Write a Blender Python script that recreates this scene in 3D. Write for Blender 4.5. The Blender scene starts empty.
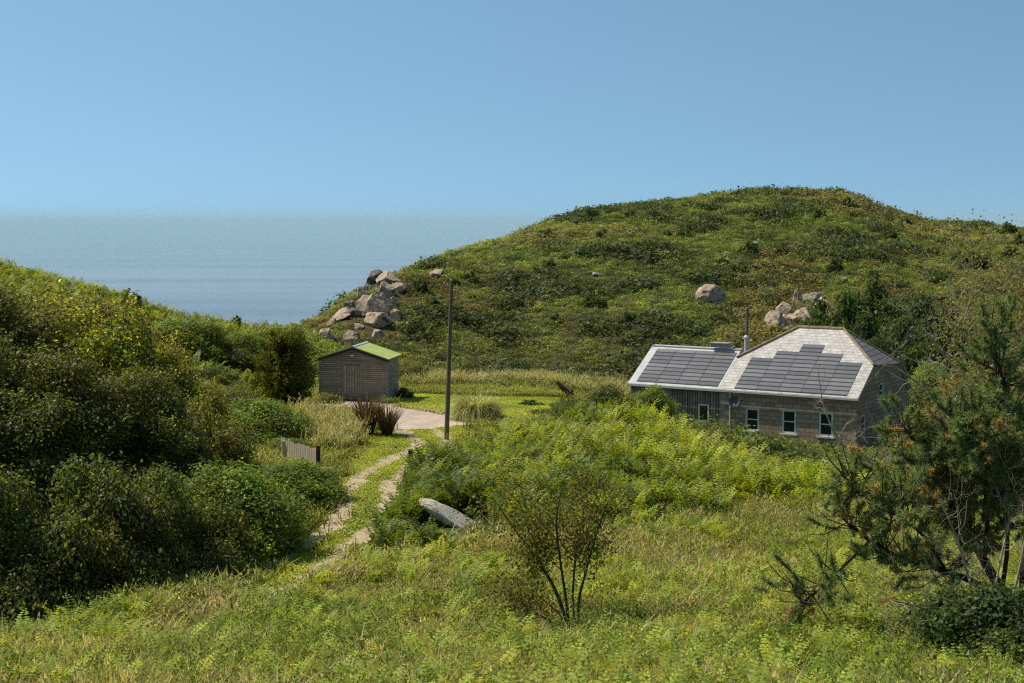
import bpy, math
import numpy as np
R = math.radians
rng = np.random.default_rng(7)
scene = bpy.context.scene
COL = scene.collection

# ------------------------------------------------------------------ camera frame
FP = 1422.0
PITCH = math.atan(119.5 / FP)
CP, SP = math.cos(PITCH), math.sin(PITCH)
CZ = 10.0
cam_d = bpy.data.cameras.new('camera')
cam_d.lens = 36 * FP / 1024
cam_d.clip_end = 60000
cam_d.clip_start = 0.3
cam = bpy.data.objects.new('camera', cam_d)
COL.objects.link(cam)
cam.location = (0, 0, CZ)
cam.rotation_euler = (math.pi / 2 - PITCH, 0, 0)
scene.camera = cam

def ray(px, py):
    u = (px - 512) / FP; v = (341.5 - py) / FP
    return np.array([u, CP + v * SP, -SP + v * CP])

def at(px, py, Y):
    d = ray(px, py); t = Y / d[1]
    return np.array([0, 0, CZ]) + d * t

def proj(x, y, z):
    zz = z - CZ
    d = y * CP - zz * SP; u = y * SP + zz * CP
    d = np.maximum(d, .1)
    return 512 + FP * x / d, 341.5 - FP * u / d

# ------------------------------------------------------------------ noise
_perm = np.random.default_rng(3).random((256, 256))
def vnoise(x, y):
    x = np.asarray(x, float); y = np.asarray(y, float)
    xi = np.floor(x).astype(int); yi = np.floor(y).astype(int)
    fx = x - xi; fy = y - yi
    fx = fx * fx * (3 - 2 * fx); fy = fy * fy * (3 - 2 * fy)
    g = lambda a, b: _perm[a & 255, b & 255]
    return (g(xi, yi) * (1 - fx) + g(xi + 1, yi) * fx) * (1 - fy) + (g(xi, yi + 1) * (1 - fx) + g(xi + 1, yi + 1) * fx) * fy
def fbm(x, y, o=4):
    s = 0; a = .5; n = 0
    for i in range(o):
        s = s + a * vnoise(x * 2 ** i + 17 * i, y * 2 ** i + 5 * i); n += a; a *= .5
    return s / n

# ------------------------------------------------------------------ terrain height
CTRL = [  # pixel column, distance, height
 (512,15,3.9),(0,15,3.2),(1024,15,4.0),
 (512,20,2.8),(0,20,2.4),(1024,20,2.9),(512,25,1.9),(0,25,1.7),(1024,25,2.3),(-600,25,1.6),(1700,25,2.6),
 (570,30,1.25),(0,30,.95),(1024,30,1.75),(300,30,1.1),(800,30,1.4),(130,33,.95),(250,36,.6),
 (0,36,.25),(130,38,.15),(250,40,.1),(330,40,.2),(420,40,.5),(600,38,.75),
 (350,53.5,.3),(425,64.5,.1),(700,45,.4),(900,40,.6),(1024,40,.9),(800,60,-.6),(640,66,.2),(560,80,-.1),(540,55,.4),(470,45,.5),
 (720,82,-2.2),(860,74,-2.4),(900,85,-2.7),(1000,70,-1.6),(1024,55,0),(1300,60,.5),(1500,90,1),
 (360,78,.1),(300,76,.2),(430,84,-.1),(560,84,-.3),(440,92,-.5),(600,92,-.9),(500,105,-3.2),(700,105,-4.2),(900,100,-3.5),(350,100,-1.5),(1024,95,-2.5),
 (200,50,.6),(0,45,.7),(250,60,.5),(-300,30,.8),(-300,60,1.5),(300,65,.25),(150,60,.9),
]
_c = np.array(CTRL, float)
_cx = (_c[:, 0] - 512) / FP * _c[:, 1] / 40; _cy = _c[:, 1] / 40; _cz = _c[:, 2]
def _tps(r2):
    return np.where(r2 > 1e-12, r2 * np.log(r2 + 1e-12), 0)
_n = len(_cx)
_K = _tps((_cx[:, None] - _cx) ** 2 + (_cy[:, None] - _cy) ** 2) + np.eye(_n) * 2e-3
_Pm = np.stack([np.ones(_n), _cx, _cy], 1)
_A = np.block([[_K, _Pm], [_Pm.T, np.zeros((3, 3))]])
_w = np.linalg.solve(_A, np.concatenate([_cz, np.zeros(3)]))
def sstep(a, b, x):
    t = np.clip((x - a) / (b - a), 0, 1); return t * t * (3 - 2 * t)
def near_h(x, y):
    x = np.asarray(x, float); y = np.asarray(y, float)
    X = np.clip(x, -90, 90) / 40; Y = np.clip(y, 10, 125) / 40
    out = _w[-3] + _w[-2] * X + _w[-1] * Y
    for i in range(_n):
        out = out + _w[i] * _tps((X - _cx[i]) ** 2 + (Y - _cy[i]) ** 2)
    out = np.clip(out, -6, 5)
    far = sstep(95, 120, y)
    out = out * (1 - far) + (-5.5) * far
    d = np.hypot(x, y)
    cl = sstep(15, 2, np.where(y < 0, np.minimum(d, 9), d) )
    out = out * (1 - cl) + 7.4 * cl
    out = out - sstep(120, 230, d) * 60 - 20 * sstep(230, 400, d)
    return out
RIDGE = np.array([(-1200,340),(0,430),(100,400),(200,365),(260,343),(290,331),(310,322),(325,315),(345,301),(370,287),(385,280),(400,273),(420,266),(450,254),(500,239.5),(560,220.5),(600,211),(650,203.5),(700,198),(750,194),(800,191.5),(840,195),(870,206),(900,215),(920,222),(950,225),(1000,227.5),(1024,229),(1100,231),(1300,236),(1700,255),(2600,330)], float)
RD = np.array([(-1200,125),(280,135),(385,155),(450,172),(600,205),(800,240),(900,245),(1024,232),(1300,190),(1700,150),(2600,120)], float)
RF = np.array([(-1200,120),(280,120),(400,116),(600,120),(800,116),(900,108),(1024,98),(1300,85),(1700,75),(2600,60)], float)
LR = np.array([(-1500,200),(-600,235),(-200,252),(0,271),(30,277),(80,292),(120,304),(150,316),(200,327),(250,333),(290,338),(310,342),(330,350),(420,400)], float)
LD = np.array([(-1500,60),(-600,72),(0,90),(200,95),(300,100),(420,104)], float)
LF = np.array([(-1500,25),(-300,34),(0,42),(60,44),(150,50),(200,62),(250,78),(300,88),(420,98)], float)
def colof(x, y):
    yy = np.maximum(y, .5)
    return np.clip(512 + FP * x / (yy * CP + .9), -3000, 4000)
def G(x, y):
    x = np.asarray(x, float); y = np.asarray(y, float)
    n = near_h(x, y)
    c = colof(x, y); d = y
    # right hill
    rd = np.interp(c, RD[:, 0], RD[:, 1]); rf = np.interp(c, RF[:, 0], RF[:, 1])
    ry = np.interp(c, RIDGE[:, 0], RIDGE[:, 1])
    zr = CZ - (ry - 222) / FP * rd
    z0 = np.interp(c, [-500, 700, 900, 1024, 1500], [-6.5, -6, -4.5, -3, 0])
    s = (d - rf) / (rd - rf)
    g = 1 - np.clip(1 - s, 0, 1.0) ** 1.45
    h = z0 + (zr - z0) * g
    over = np.maximum(d - rd, 0)
    h = h - over ** 1.5 * .035 - np.maximum(over - 60, 0) * .4
    bump = (fbm(x / 14, y / 14) - .5) * 2.6 * np.clip(s * 3, 0, 1) * np.clip((1 - s) * 4, .0, 1) + (fbm(x / 4 + 9, y / 4) - .5) * .8 * np.clip(s * 4, 0, 1)
    h = np.where(s < 0, z0 - np.maximum(rf - d, 0) * .3, h + bump)
    # left slope
    ld = np.interp(c, LD[:, 0], LD[:, 1]); lf = np.interp(c, LF[:, 0], LF[:, 1])
    ly = np.interp(c, LR[:, 0], LR[:, 1])
    zl = CZ - (ly - 222) / FP * ld
    s2 = (d - lf) / (ld - lf)
    zb = .2
    g2 = 1 - np.clip(1 - s2, 0, 1) ** 1.35
    l = zb + (zl - zb) * g2
    ov = np.maximum(d - ld, 0)
    l = l - ov ** 1.5 * .06 - np.maximum(ov - 50, 0) * .4
    l = l + (fbm(x / 6 + 31, y / 6) - .5) * .8 * np.clip(s2 * 3, 0, 1)
    l = np.where(s2 < 0, zb + s2 * 30, l); l = np.where(c > 420, -60, l)
    k = .5
    def smax(a, b):
        t = np.clip((a - b) / k, -30, 30)
        return np.where(t > 25, a, np.where(t < -25, b, b + k * np.log1p(np.exp(t))))
    z = smax(smax(n, l), h)
    return z

def hit(px, py, d0=12, d1=400):
    """ground point seen at a pixel"""
    r = ray(px, py)
    ys = np.concatenate([np.arange(d0, 130, .25), np.arange(130, d1, .5)])
    t = ys / r[1]
    X = r[0] * t; Z = CZ + r[2] * t
    g = G(X, ys)
    i = np.argmax(Z <= g)
    if not (Z <= g).any(): i = len(ys) - 1
    return np.array([X[i], ys[i], g[i]])

def spot(c, d):
    x = (c - 512) / FP * (d * CP + .85)
    z = float(G(x, d))
    x = (c - 512) / FP * (d * CP + (CZ - z) * SP)
    return np.array([x, d, float(G(x, d))])
def pxm(d): return FP / (d + .8)

def inpoly(px, py, poly):
    poly = np.array(poly, float); n = len(poly)
    ins = np.zeros(np.shape(px), bool); j = n - 1
    for i in range(n):
        xi, yi = poly[i]; xj, yj = poly[j]
        cnd = ((yi > py) != (yj > py)) & (px < (xj - xi) * (py - yi) / (yj - yi + 1e-12) + xi)
        ins ^= cnd; j = i
    return ins

# ------------------------------------------------------------------ materials
def nt(name):
    m = bpy.data.materials.new(name); m.use_nodes = True
    t = m.node_tree; t.nodes.clear()
    out = t.nodes.new('ShaderNodeOutputMaterial')
    return m, t, out
def L(t, a, b): t.links.new(a, b)
def leaf_mat(name, trans=.35, tint=(1.25, 1.2, .5), rough=.5, spec=.25, gain=(1.58, 1.56, 1.5)):
    m, t, out = nt(name)
    a = t.nodes.new('ShaderNodeAttribute'); a.attribute_name = 'Col'
    p = t.nodes.new('ShaderNodeBsdfPrincipled'); p.inputs['Roughness'].default_value = rough
    p.inputs['Specular IOR Level'].default_value = spec
    gn = t.nodes.new('ShaderNodeMix'); gn.data_type = 'RGBA'; gn.blend_type = 'MULTIPLY'; gn.inputs[0].default_value = 1
    L(t, a.outputs['Color'], gn.inputs[6]); gn.inputs[7].default_value = (*gain, 1)
    L(t, gn.outputs[2], p.inputs['Base Color'])
    mul = t.nodes.new('ShaderNodeMix'); mul.data_type = 'RGBA'; mul.blend_type = 'MULTIPLY'; mul.inputs[0].default_value = 1
    L(t, gn.outputs[2], mul.inputs[6]); mul.inputs[7].default_value = (*tint, 1)
    tr = t.nodes.new('ShaderNodeBsdfTranslucent'); L(t, mul.outputs[2], tr.inputs['Color'])
    mx = t.nodes.new('ShaderNodeMixShader'); mx.inputs[0].default_value = trans
    L(t, p.outputs[0], mx.inputs[1]); L(t, tr.outputs[0], mx.inputs[2]); L(t, mx.outputs[0], out.inputs[0])
    return m
def noise_mat(name, c1, c2, scale=3, rough=.85, c3=None, scale2=20, bump=.0, bscale=30, stretch=(1, 1, 1), spec=.3, metal=0, lo=.35, hi=.65):
    m, t, out = nt(name)
    tc = t.nodes.new('ShaderNodeTexCoord'); mp = t.nodes.new('ShaderNodeMapping'); mp.inputs['Scale'].default_value = stretch
    L(t, tc.outputs['Object'], mp.inputs[0])
    n1 = t.nodes.new('ShaderNodeTexNoise'); n1.inputs['Scale'].default_value = scale; n1.inputs['Detail'].default_value = 6; n1.inputs['Roughness'].default_value = .65
    L(t, mp.outputs[0], n1.inputs['Vector'])
    cr = t.nodes.new('ShaderNodeValToRGB'); cr.color_ramp.elements[0].position = lo; cr.color_ramp.elements[1].position = hi
    cr.color_ramp.elements[0].color = (*c1, 1); cr.color_ramp.elements[1].color = (*c2, 1)
    L(t, n1.outputs['Fac'], cr.inputs[0]); col = cr.outputs[0]
    if c3 is not None:
        n2 = t.nodes.new('ShaderNodeTexNoise'); n2.inputs['Scale'].default_value = scale2; n2.inputs['Detail'].default_value = 4
        L(t, mp.outputs[0], n2.inputs['Vector'])
        r2 = t.nodes.new('ShaderNodeValToRGB'); r2.color_ramp.elements[0].position = .5; r2.color_ramp.elements[1].position = .68
        L(t, n2.outputs['Fac'], r2.inputs[0])
        mx = t.nodes.new('ShaderNodeMix'); mx.data_type = 'RGBA'; L(t, r2.outputs[0], mx.inputs[0]); L(t, col, mx.inputs[6]); mx.inputs[7].default_value = (*c3, 1)
        col = mx.outputs[2]
    p = t.nodes.new('ShaderNodeBsdfPrincipled'); p.inputs['Roughness'].default_value = rough; p.inputs['Metallic'].default_value = metal
    p.inputs['Specular IOR Level'].default_value = spec
    L(t, col, p.inputs['Base Color'])
    if bump:
        n3 = t.nodes.new('ShaderNodeTexNoise'); n3.inputs['Scale'].default_value = bscale; n3.inputs['Detail'].default_value = 5
        L(t, mp.outputs[0], n3.inputs['Vector'])
        b = t.nodes.new('ShaderNodeBump'); b.inputs['Strength'].default_value = bump; b.inputs['Distance'].default_value = .05
        L(t, n3.outputs['Fac'], b.inputs['Height']); L(t, b.outputs[0], p.inputs['Normal'])
    L(t, p.outputs[0], out.inputs[0])
    return m
def brick_mat(name, c1, c2, mortar, bw, rh, ms=.012, rough=.85, axis='XZ', var=.6, bump=.4, spec=.3):
    """courses in object coordinates, seen on faces spanned by the two named axes"""
    m, t, out = nt(name)
    tc = t.nodes.new('ShaderNodeTexCoord'); sx = t.nodes.new('ShaderNodeSeparateXYZ'); cx = t.nodes.new('ShaderNodeCombineXYZ')
    L(t, tc.outputs['Object'], sx.inputs[0])
    if axis == 'SUM':
        ad = t.nodes.new('ShaderNodeMath'); L(t, sx.outputs['X'], ad.inputs[0]); L(t, sx.outputs['Y'], ad.inputs[1]); L(t, ad.outputs[0], cx.inputs[0])
    else:
        L(t, sx.outputs[axis[0]], cx.inputs[0])
    L(t, sx.outputs['Z' if axis == 'SUM' else axis[1]], cx.inputs[1])
    b = t.nodes.new('ShaderNodeTexBrick'); b.inputs['Scale'].default_value = 1
    b.inputs['Brick Width'].default_value = bw; b.inputs['Row Height'].default_value = rh; b.inputs['Mortar Size'].default_value = ms
    b.inputs['Color1'].default_value = (*c1, 1); b.inputs['Color2'].default_value = (*c2, 1); b.inputs['Mortar'].default_value = (*mortar, 1)
    L(t, cx.outputs[0], b.inputs['Vector'])
    n = t.nodes.new('ShaderNodeTexNoise'); n.inputs['Scale'].default_value = 2.2; n.inputs['Detail'].default_value = 6; n.inputs['Roughness'].default_value = .7
    L(t, tc.outputs['Object'], n.inputs['Vector'])
    mr = t.nodes.new('ShaderNodeMapRange'); mr.inputs[1].default_value = .3; mr.inputs[2].default_value = .7; mr.inputs[3].default_value = 1 - var * .5; mr.inputs[4].default_value = 1 + var * .5
    L(t, n.outputs['Fac'], mr.inputs[0])
    mx = t.nodes.new('ShaderNodeMix'); mx.data_type = 'RGBA'; mx.blend_type = 'MULTIPLY'; mx.inputs[0].default_value = 1
    L(t, b.outputs['Color'], mx.inputs[6]); L(t, mr.outputs[0], mx.inputs[7])
    p = t.nodes.new('ShaderNodeBsdfPrincipled'); p.inputs['Roughness'].default_value = rough; p.inputs['Specular IOR Level'].default_value = spec
    L(t, mx.outputs[2], p.inputs['Base Color'])
    bp = t.nodes.new('ShaderNodeBump'); bp.inputs['Strength'].default_value = bump; bp.inputs['Distance'].default_value = .03; bp.invert = True
    L(t, b.outputs['Fac'], bp.inputs['Height']); L(t, bp.outputs[0], p.inputs['Normal'])
    L(t, p.outputs[0], out.inputs[0])
    return m
def plain(name, c, rough=.6, metal=0, spec=.4):
    return noise_mat(name, tuple(v * .82 for v in c), tuple(min(1, v * 1.12) for v in c), scale=6, rough=rough, metal=metal, spec=spec)

M = {}
M['leaf'] = leaf_mat('leaf', .52)
M['bracken'] = leaf_mat('bracken_frond', .45, (1.2, 1.2, .45), gain=(1.68, 1.62, 1.4), spec=.3, rough=.55)
M['grass'] = leaf_mat('grass_blade', .45, (1.25, 1.15, .55), rough=.6, spec=.2, gain=(1.88, 1.77, 1.45))
M['needle'] = leaf_mat('needle', .4, (1.1, 1.1, .6), rough=.45, spec=.3, gain=(2.0, 2.05, 1.8))
M['bark'] = noise_mat('bark', (.035, .028, .022), (.10, .08, .06), 9, .95, bump=.5, stretch=(1, 1, .3))
M['pine_bark'] = noise_mat('pine_bark', (.02, .015, .012), (.07, .05, .038), 8, .95, bump=.7, stretch=(1, 1, .3))
M['dead_twig'] = noise_mat('dead_twig', (.24, .19, .13), (.50, .42, .30), 5, .95)
M['granite'] = noise_mat('granite', (.27, .19, .125), (.56, .415, .29), 1.2, .9, c3=(.09, .075, .05), scale2=2.2, bump=.6, bscale=6, lo=.3, hi=.62)
M['granite_pale'] = noise_mat('granite_pale', (.27, .22, .165), (.48, .40, .31), 4, .9, c3=(.16, .14, .10), scale2=7, bump=.5, bscale=18)
M['slab'] = noise_mat('slab_granite', (.50, .41, .30), (.72, .60, .45), 4, .9, c3=(.34, .28, .2), scale2=6, bump=.5, bscale=18)
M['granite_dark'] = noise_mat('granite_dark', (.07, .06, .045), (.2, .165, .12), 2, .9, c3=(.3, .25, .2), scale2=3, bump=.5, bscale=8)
M['gravel'] = noise_mat('gravel', (.44, .33, .245), (.60, .47, .36), .9, .95, c3=(.33, .26, .19), scale2=9, bump=.5, bscale=40)
M['dirt'] = noise_mat('dirt', (.36, .265, .155), (.54, .42, .265), 1.4, .95, c3=(.26, .22, .10), scale2=5, bump=.5, bscale=25)
M['lawn'] = noise_mat('lawn', (.20, .265, .04), (.30, .35, .055), 1.1, .9, c3=(.36, .31, .10), scale2=3, bump=.7, bscale=45)

# ------------------------------------------------------------------ mesh helpers
def mesh_np(name, V, F, mat, col=None, parent=None, smooth=False):
    """V (n,3), F (m,k) all faces with k corners; col (m,3) per-face colour"""
    V = np.ascontiguousarray(V, np.float32); F = np.ascontiguousarray(F, np.int32)
    me = bpy.data.meshes.new(name)
    m, k = F.shape
    me.vertices.add(len(V)); me.vertices.foreach_set('co', V.ravel())
    me.loops.add(m * k); me.loops.foreach_set('vertex_index', F.ravel())
    me.polygons.add(m); me.polygons.foreach_set('loop_start', np.arange(0, m * k, k, dtype=np.int32))
    if smooth: me.polygons.foreach_set('use_smooth', np.ones(m, bool))
    if col is not None:
        a = me.attributes.new('Col', 'FLOAT_COLOR', 'FACE')
        c4 = np.ones((m, 4), np.float32); c4[:, :3] = np.clip(col, 0, 1)
        a.data.foreach_set('color', c4.ravel())
    me.update()
    me.materials.append(mat)
    o = bpy.data.objects.new(name, me); COL.objects.link(o)
    if parent is not None: o.parent = parent
    return o
class MB:
    """collects mixed polygons for one mesh object"""
    def __init__(s): s.v = []; s.f = []
    def poly(s, pts):
        b = len(s.v); s.v += [tuple(map(float, p)) for p in pts]; s.f.append(list(range(b, b + len(pts))))
    def box(s, lo, hi, M3=None):
        x0, y0, z0 = lo; x1, y1, z1 = hi
        p = np.array([(x0,y0,z0),(x1,y0,z0),(x1,y1,z0),(x0,y1,z0),(x0,y0,z1),(x1,y0,z1),(x1,y1,z1),(x0,y1,z1)], float)
        if M3 is not None: p = p @ np.array(M3).T
        b = len(s.v); s.v += [tuple(q) for q in p]
        for f in ((0,3,2,1),(4,5,6,7),(0,1,5,4),(1,2,6,5),(2,3,7,6),(3,0,4,7)): s.f.append([b + i for i in f])
    def slab(s, pts, n, th):
        """extruded polygon: top pts, thickness th below along n"""
        pts = [np.array(p, float) for p in pts]; n = np.array(n, float) / np.linalg.norm(n)
        b = len(s.v); k = len(pts)
        s.v += [tuple(p) for p in pts] + [tuple(p - n * th) for p in pts]
        s.f.append([b + i for i in range(k)]); s.f.append([b + k + i for i in reversed(range(k))])
        for i in range(k):
            j = (i + 1) % k; s.f.append([b + i, b + k + i, b + k + j, b + j])
    def tube(s, pts, rad, seg=8, cap=True):
        pts = np.array(pts, float); rad = np.broadcast_to(rad, (len(pts),)) if np.ndim(rad) == 0 else np.array(rad)
        b = len(s.v); k = len(pts)
        for i in range(k):
            t = pts[min(i + 1, k - 1)] - pts[max(i - 1, 0)]; t = t / (np.linalg.norm(t) + 1e-9)
            u = np.cross(t, (0, 0, 1) if abs(t[2]) < .9 else (1, 0, 0)); u /= np.linalg.norm(u); w = np.cross(t, u)
            for j in range(seg):
                a = 2 * math.pi * j / seg
                s.v.append(tuple(pts[i] + rad[i] * (math.cos(a) * u + math.sin(a) * w)))
        for i in range(k - 1):
            for j in range(seg):
                j2 = (j + 1) % seg
                s.f.append([b + i * seg + j, b + i * seg + j2, b + (i + 1) * seg + j2, b + (i + 1) * seg + j])
        if cap:
            s.f.append([b + j for j in reversed(range(seg))]); s.f.append([b + (k - 1) * seg + j for j in range(seg)])
    def build(s, name, mat, parent=None, smooth=False):
        me = bpy.data.meshes.new(name); me.from_pydata(s.v, [], s.f); me.update()
        if smooth: me.polygons.foreach_set('use_smooth', np.ones(len(me.polygons), bool))
        me.materials.append(mat)
        o = bpy.data.objects.new(name, me); COL.objects.link(o)
        if parent is not None: o.parent = parent
        return o
def tag(o, label=None, cat=None, group=None, kind=None):
    if label: o['label'] = label
    if cat: o['category'] = cat
    if group: o['group'] = group
    if kind: o['kind'] = kind
    return o
def empty(name, loc, rz=0):
    o = bpy.data.objects.new(name, None); COL.objects.link(o)
    o.location = tuple(map(float, loc)); o.rotation_euler = (0, 0, rz); o.empty_display_size = .2
    return o
def copy_tree(o, parent=None):
    c = o.copy(); COL.objects.link(c); c.parent = parent
    for ch in list(o.children): copy_tree(ch, c)
    return c
PROTO = {}
USED = set()
def proto(kind, builder):
    if kind not in PROTO: PROTO[kind] = builder()
    return PROTO[kind]
def stamp(kind, builder, loc, rz, scale, label, cat, group=None):
    """first use moves the built thing, later uses copy it with its parts"""
    p = proto(kind, builder)
    o = p if kind not in USED else copy_tree(p)
    USED.add(kind)
    o.location = tuple(map(float, loc)); o.rotation_euler = (0, 0, rz); o.scale = scale
    for k in ('label', 'category', 'group'):
        if k in o: del o[k]
    return tag(o, label, cat, group)

def unit(v): return v / (np.linalg.norm(v, axis=-1, keepdims=True) + 1e-9)
def leaf_quads(C, N, length, width, g, fold=.12):
    n = len(C)
    t = unit(np.cross(N, unit(g.normal(size=(n, 3))))); s = np.cross(N, t)
    l = (length / 2)[:, None]; w = (width / 2)[:, None]
    V = np.stack([C - t * l, C + s * w + N * w * fold * 3, C + t * l, C - s * w + N * w * fold * 3], 1).reshape(-1, 3)
    F = np.arange(4 * n).reshape(n, 4)
    return V, F
def palette(n, cols, weights, g, jit=.18):
    cols = np.array(cols); idx = g.choice(len(cols), n, p=np.array(weights) / np.sum(weights))
    return cols[idx] * (1 + g.normal(0, jit, (n, 1))).clip(.45, 1.7)
def shrub_arrays(g, rx, ry, h, n, leaf, lobes=26, cols=((.05, .08, .02),), wts=(1,), lob=(.26, .42), base=.05, up=.25, ragged=.12):
    lc = []; lr = []
    while len(lc) < lobes:
        p = unit(g.normal(size=3)); rr = g.uniform(.35, .78)
        if p[2] < -.15: continue
        lc.append(np.array([p[0] * rr * rx, p[1] * rr * ry, base * h + abs(p[2]) * rr * h * .95])); lr.append(g.uniform(*lob) * min(rx, ry, h * .7))
    lc = np.array(lc); lr = np.array(lr)
    tint = g.uniform(.72, 1.3, (lobes, 1)) * (1 + g.normal(0, .07, (lobes, 3)))
    w = lr ** 2; idx = g.choice(lobes, n, p=w / w.sum())
    N = unit(g.normal(size=(n, 3)) + np.array([0, 0, .35]))
    rad = lr[idx] * (1 + g.normal(0, ragged, n)) * np.where(g.random(n) < .25, g.uniform(.5, 1, n), 1)
    C = lc[idx] + N * rad[:, None] * np.array([1, 1, .9])
    C[:, 2] = np.abs(C[:, 2] - .02) + .02
    nn = unit(N + np.array([0, 0, up]) + g.normal(0, .55, (n, 3)))
    ln = leaf * g.uniform(.6, 1.35, n)
    V, F = leaf_quads(C, nn, ln, ln * g.uniform(.45, .7, n), g)
    c = palette(n, cols, wts, g) * tint[idx]
    ns = int(lobes * 2.2); per = 26
    li = g.integers(0, lobes, ns); sd_ = unit(g.normal(0, .75, (ns, 3)) + unit(lc[li] * np.array([1, 1, .6])) * .8 + np.array([0, 0, .55]))
    p0 = lc[li] + sd_ * lr[li][:, None] * .8; ll = lr[li] * g.uniform(.35, 1.1, ns)
    t_ = np.linspace(0, 1, per)[None, :, None]
    P_ = (p0[:, None] + sd_[:, None] * ll[:, None, None] * t_ + g.normal(0, leaf * .45, (ns, per, 3))).reshape(-1, 3)
    P_[:, 2] = np.abs(P_[:, 2])
    m_ = len(P_); ln = leaf * g.uniform(.6, 1.3, m_)
    V2, F2 = leaf_quads(P_, unit(g.normal(size=(m_, 3)) + np.array([0, 0, .5])), ln, ln * .55, g)
    c2 = palette(m_, cols, wts, g) * np.repeat(g.uniform(.9, 1.5, (ns, 1)), per, 0)
    return np.concatenate([V, V2]), np.concatenate([F, F2 + len(V)]), np.concatenate([c, c2]), lc
def merge(parts):
    V = []; F = []; C = []; b = 0
    for v, f, c in parts:
        V.append(v); F.append(f + b); C.append(c); b += len(v)
    return np.concatenate(V), np.concatenate(F), np.concatenate(C)
def scatter(templates, pos, rz, sc, tint, g, szv=None, normal_tilt=None):
    """tile template arrays over points; all go into one stuff mesh"""
    n = len(pos); pick = g.integers(0, len(templates), n)
    out = []
    szv = sc if szv is None else szv
    for k, (v, f, c) in enumerate(templates):
        ii = np.where(pick == k)[0]
        if not len(ii): continue
        ca = np.cos(rz[ii])[:, None]; sa = np.sin(rz[ii])[:, None]
        x = v[None, :, 0] * ca - v[None, :, 1] * sa; y = v[None, :, 0] * sa + v[None, :, 1] * ca
        W = np.stack([x * sc[ii][:, None], y * sc[ii][:, None], v[None, :, 2] * szv[ii][:, None]], 2) + pos[ii][:, None, :]
        Fc = f[None] + (np.arange(len(ii)) * len(v))[:, None, None]
        cc = c[None] * tint[ii][:, None, :]
        out.append((W.reshape(-1, 3), Fc.reshape(-1, f.shape[1]), cc.reshape(-1, 3)))
    return merge(out)

# ------------------------------------------------------------------ branching
def grow(g, p, d, length, rad, depth, segs, tips, spread=.6, droop=0., kids=(2, 4), shrink=.68, wig=.22, up=.1):
    pts = [np.array(p, float)]; n = 4; d = unit(np.array(d, float))
    for i in range(n):
        d = unit(d + g.normal(0, wig, 3) + np.array([0, 0, up - droop]))
        pts.append(pts[-1] + d * length / n)
    rr = np.linspace(rad, rad * .55, n + 1)
    segs.append((np.array(pts), rr))
    tips.append((pts[-1], d, depth))
    if depth <= 0: return
    for k in range(g.integers(kids[0], kids[1] + 1)):
        i = g.integers(1, n + 1)
        nd = unit(d + g.normal(0, spread, 3))
        grow(g, pts[i], nd, length * shrink * g.uniform(.7, 1.2), rr[i] * .65, depth - 1, segs, tips, spread, droop, kids, shrink, wig, up)
def limb(ptspx, d0, r0, r1):
    """polyline through pixels at given distances; returns world points and radii"""
    P = np.array([at(a, b, d0 + c) for a, b, c in ptspx])
    # smooth
    t = np.linspace(0, len(P) - 1, (len(P) - 1) * 4 + 1)
    Q = np.stack([np.interp(t, np.arange(len(P)), P[:, k]) for k in range(3)], 1)
    for _ in range(3): Q[1:-1] = .5 * Q[1:-1] + .25 * (Q[:-2] + Q[2:])
    return Q, np.linspace(r0, r1, len(Q))
HAZE_COL = (.64, .91, 1.0, 1)
SKY_STR = .15; SKY_TINT = (.90, 1.05, .93, 1)
# ------------------------------------------------------------------ ground sheet
azc = np.concatenate([np.linspace(-math.pi, R(-75), 24)[:-1], np.linspace(R(-75), R(-24), 70)[:-1], np.linspace(R(-24), R(24), 460)[:-1], np.linspace(R(24), R(75), 70)[:-1], np.linspace(R(75), math.pi, 24)])
rr_ = np.concatenate([[.05, 1.5, 3, 4.5], np.geomspace(6, 330, 330), np.geomspace(345, 900, 14)])
AZ, RR = np.meshgrid(azc, rr_)
gx = RR * np.sin(AZ); gy = RR * np.cos(AZ)
gz = G(gx, gy)
gz = np.maximum(gz, -70)
# --- zones, as outlines seen on the ground
TRACK_L = [(399,429),(410,437),(420,442.5),(410,452),(393,461),(372,471),(357,483),(347,496),(346,507),(341,518),(329,530),(308,543),(290,553),(268,567),(236,588)]
TRACK_R = [(432,429),(442,435),(450,441),(432,455),(414,464),(404,473),(393,484),(388,492),(393,505),(384,520),(370,533),(356,543),(344,554),(327,567),(308,580),(290,592),(262,608)]
DRIVE = [(306,409),(314,405),(330,403.3),(350,402.7),(372,402.8),(392,405.5),(404,409),(431,413.5),(452,416.3),(480,418),(501,419.2),(522,419.5),(540,420),(537,422.6),(501,425.2),(462,427.5),(449,429),(431,432),(412,431),(400,432),(392,430),(372,424),(352,417.5),(328,413)]
LAWN = [(385,398),(396,395.5),(425,394.5),(445,396),(470,397),(505,398),(560,399),(580,402),(570,416),(541,420.5),(522,420),(501,419.8),(480,418.5),(452,417),(431,414),(404,409.5),(392,405)]
VERGE = [(232,610),(262,585),(298,556),(330,536),(345,519),(343,505),(335,492),(340,478),(349,466),(346,452),(352,440),(380,431),(402,430),(432,430),(452,427.5),(470,428),(475,436),(452,446),(428,456),(412,468),(404,480),(404,492),(410,505),(398,522),(375,540),(356,560),(330,582),(300,592)]
def polyw(px): return np.array([hit(a, b)[:2] for a, b in px])
TLw, TRw = polyw(TRACK_L), polyw(TRACK_R)
def seg_dist(x, y, P):
    d = np.full(np.shape(x), 1e9)
    for a, b in zip(P[:-1], P[1:]):
        ab = b - a; t = np.clip(((x - a[0]) * ab[0] + (y - a[1]) * ab[1]) / (ab @ ab + 1e-9), 0, 1)
        d = np.minimum(d, np.hypot(x - a[0] - t * ab[0], y - a[1] - t * ab[1]))
    return d
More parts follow.
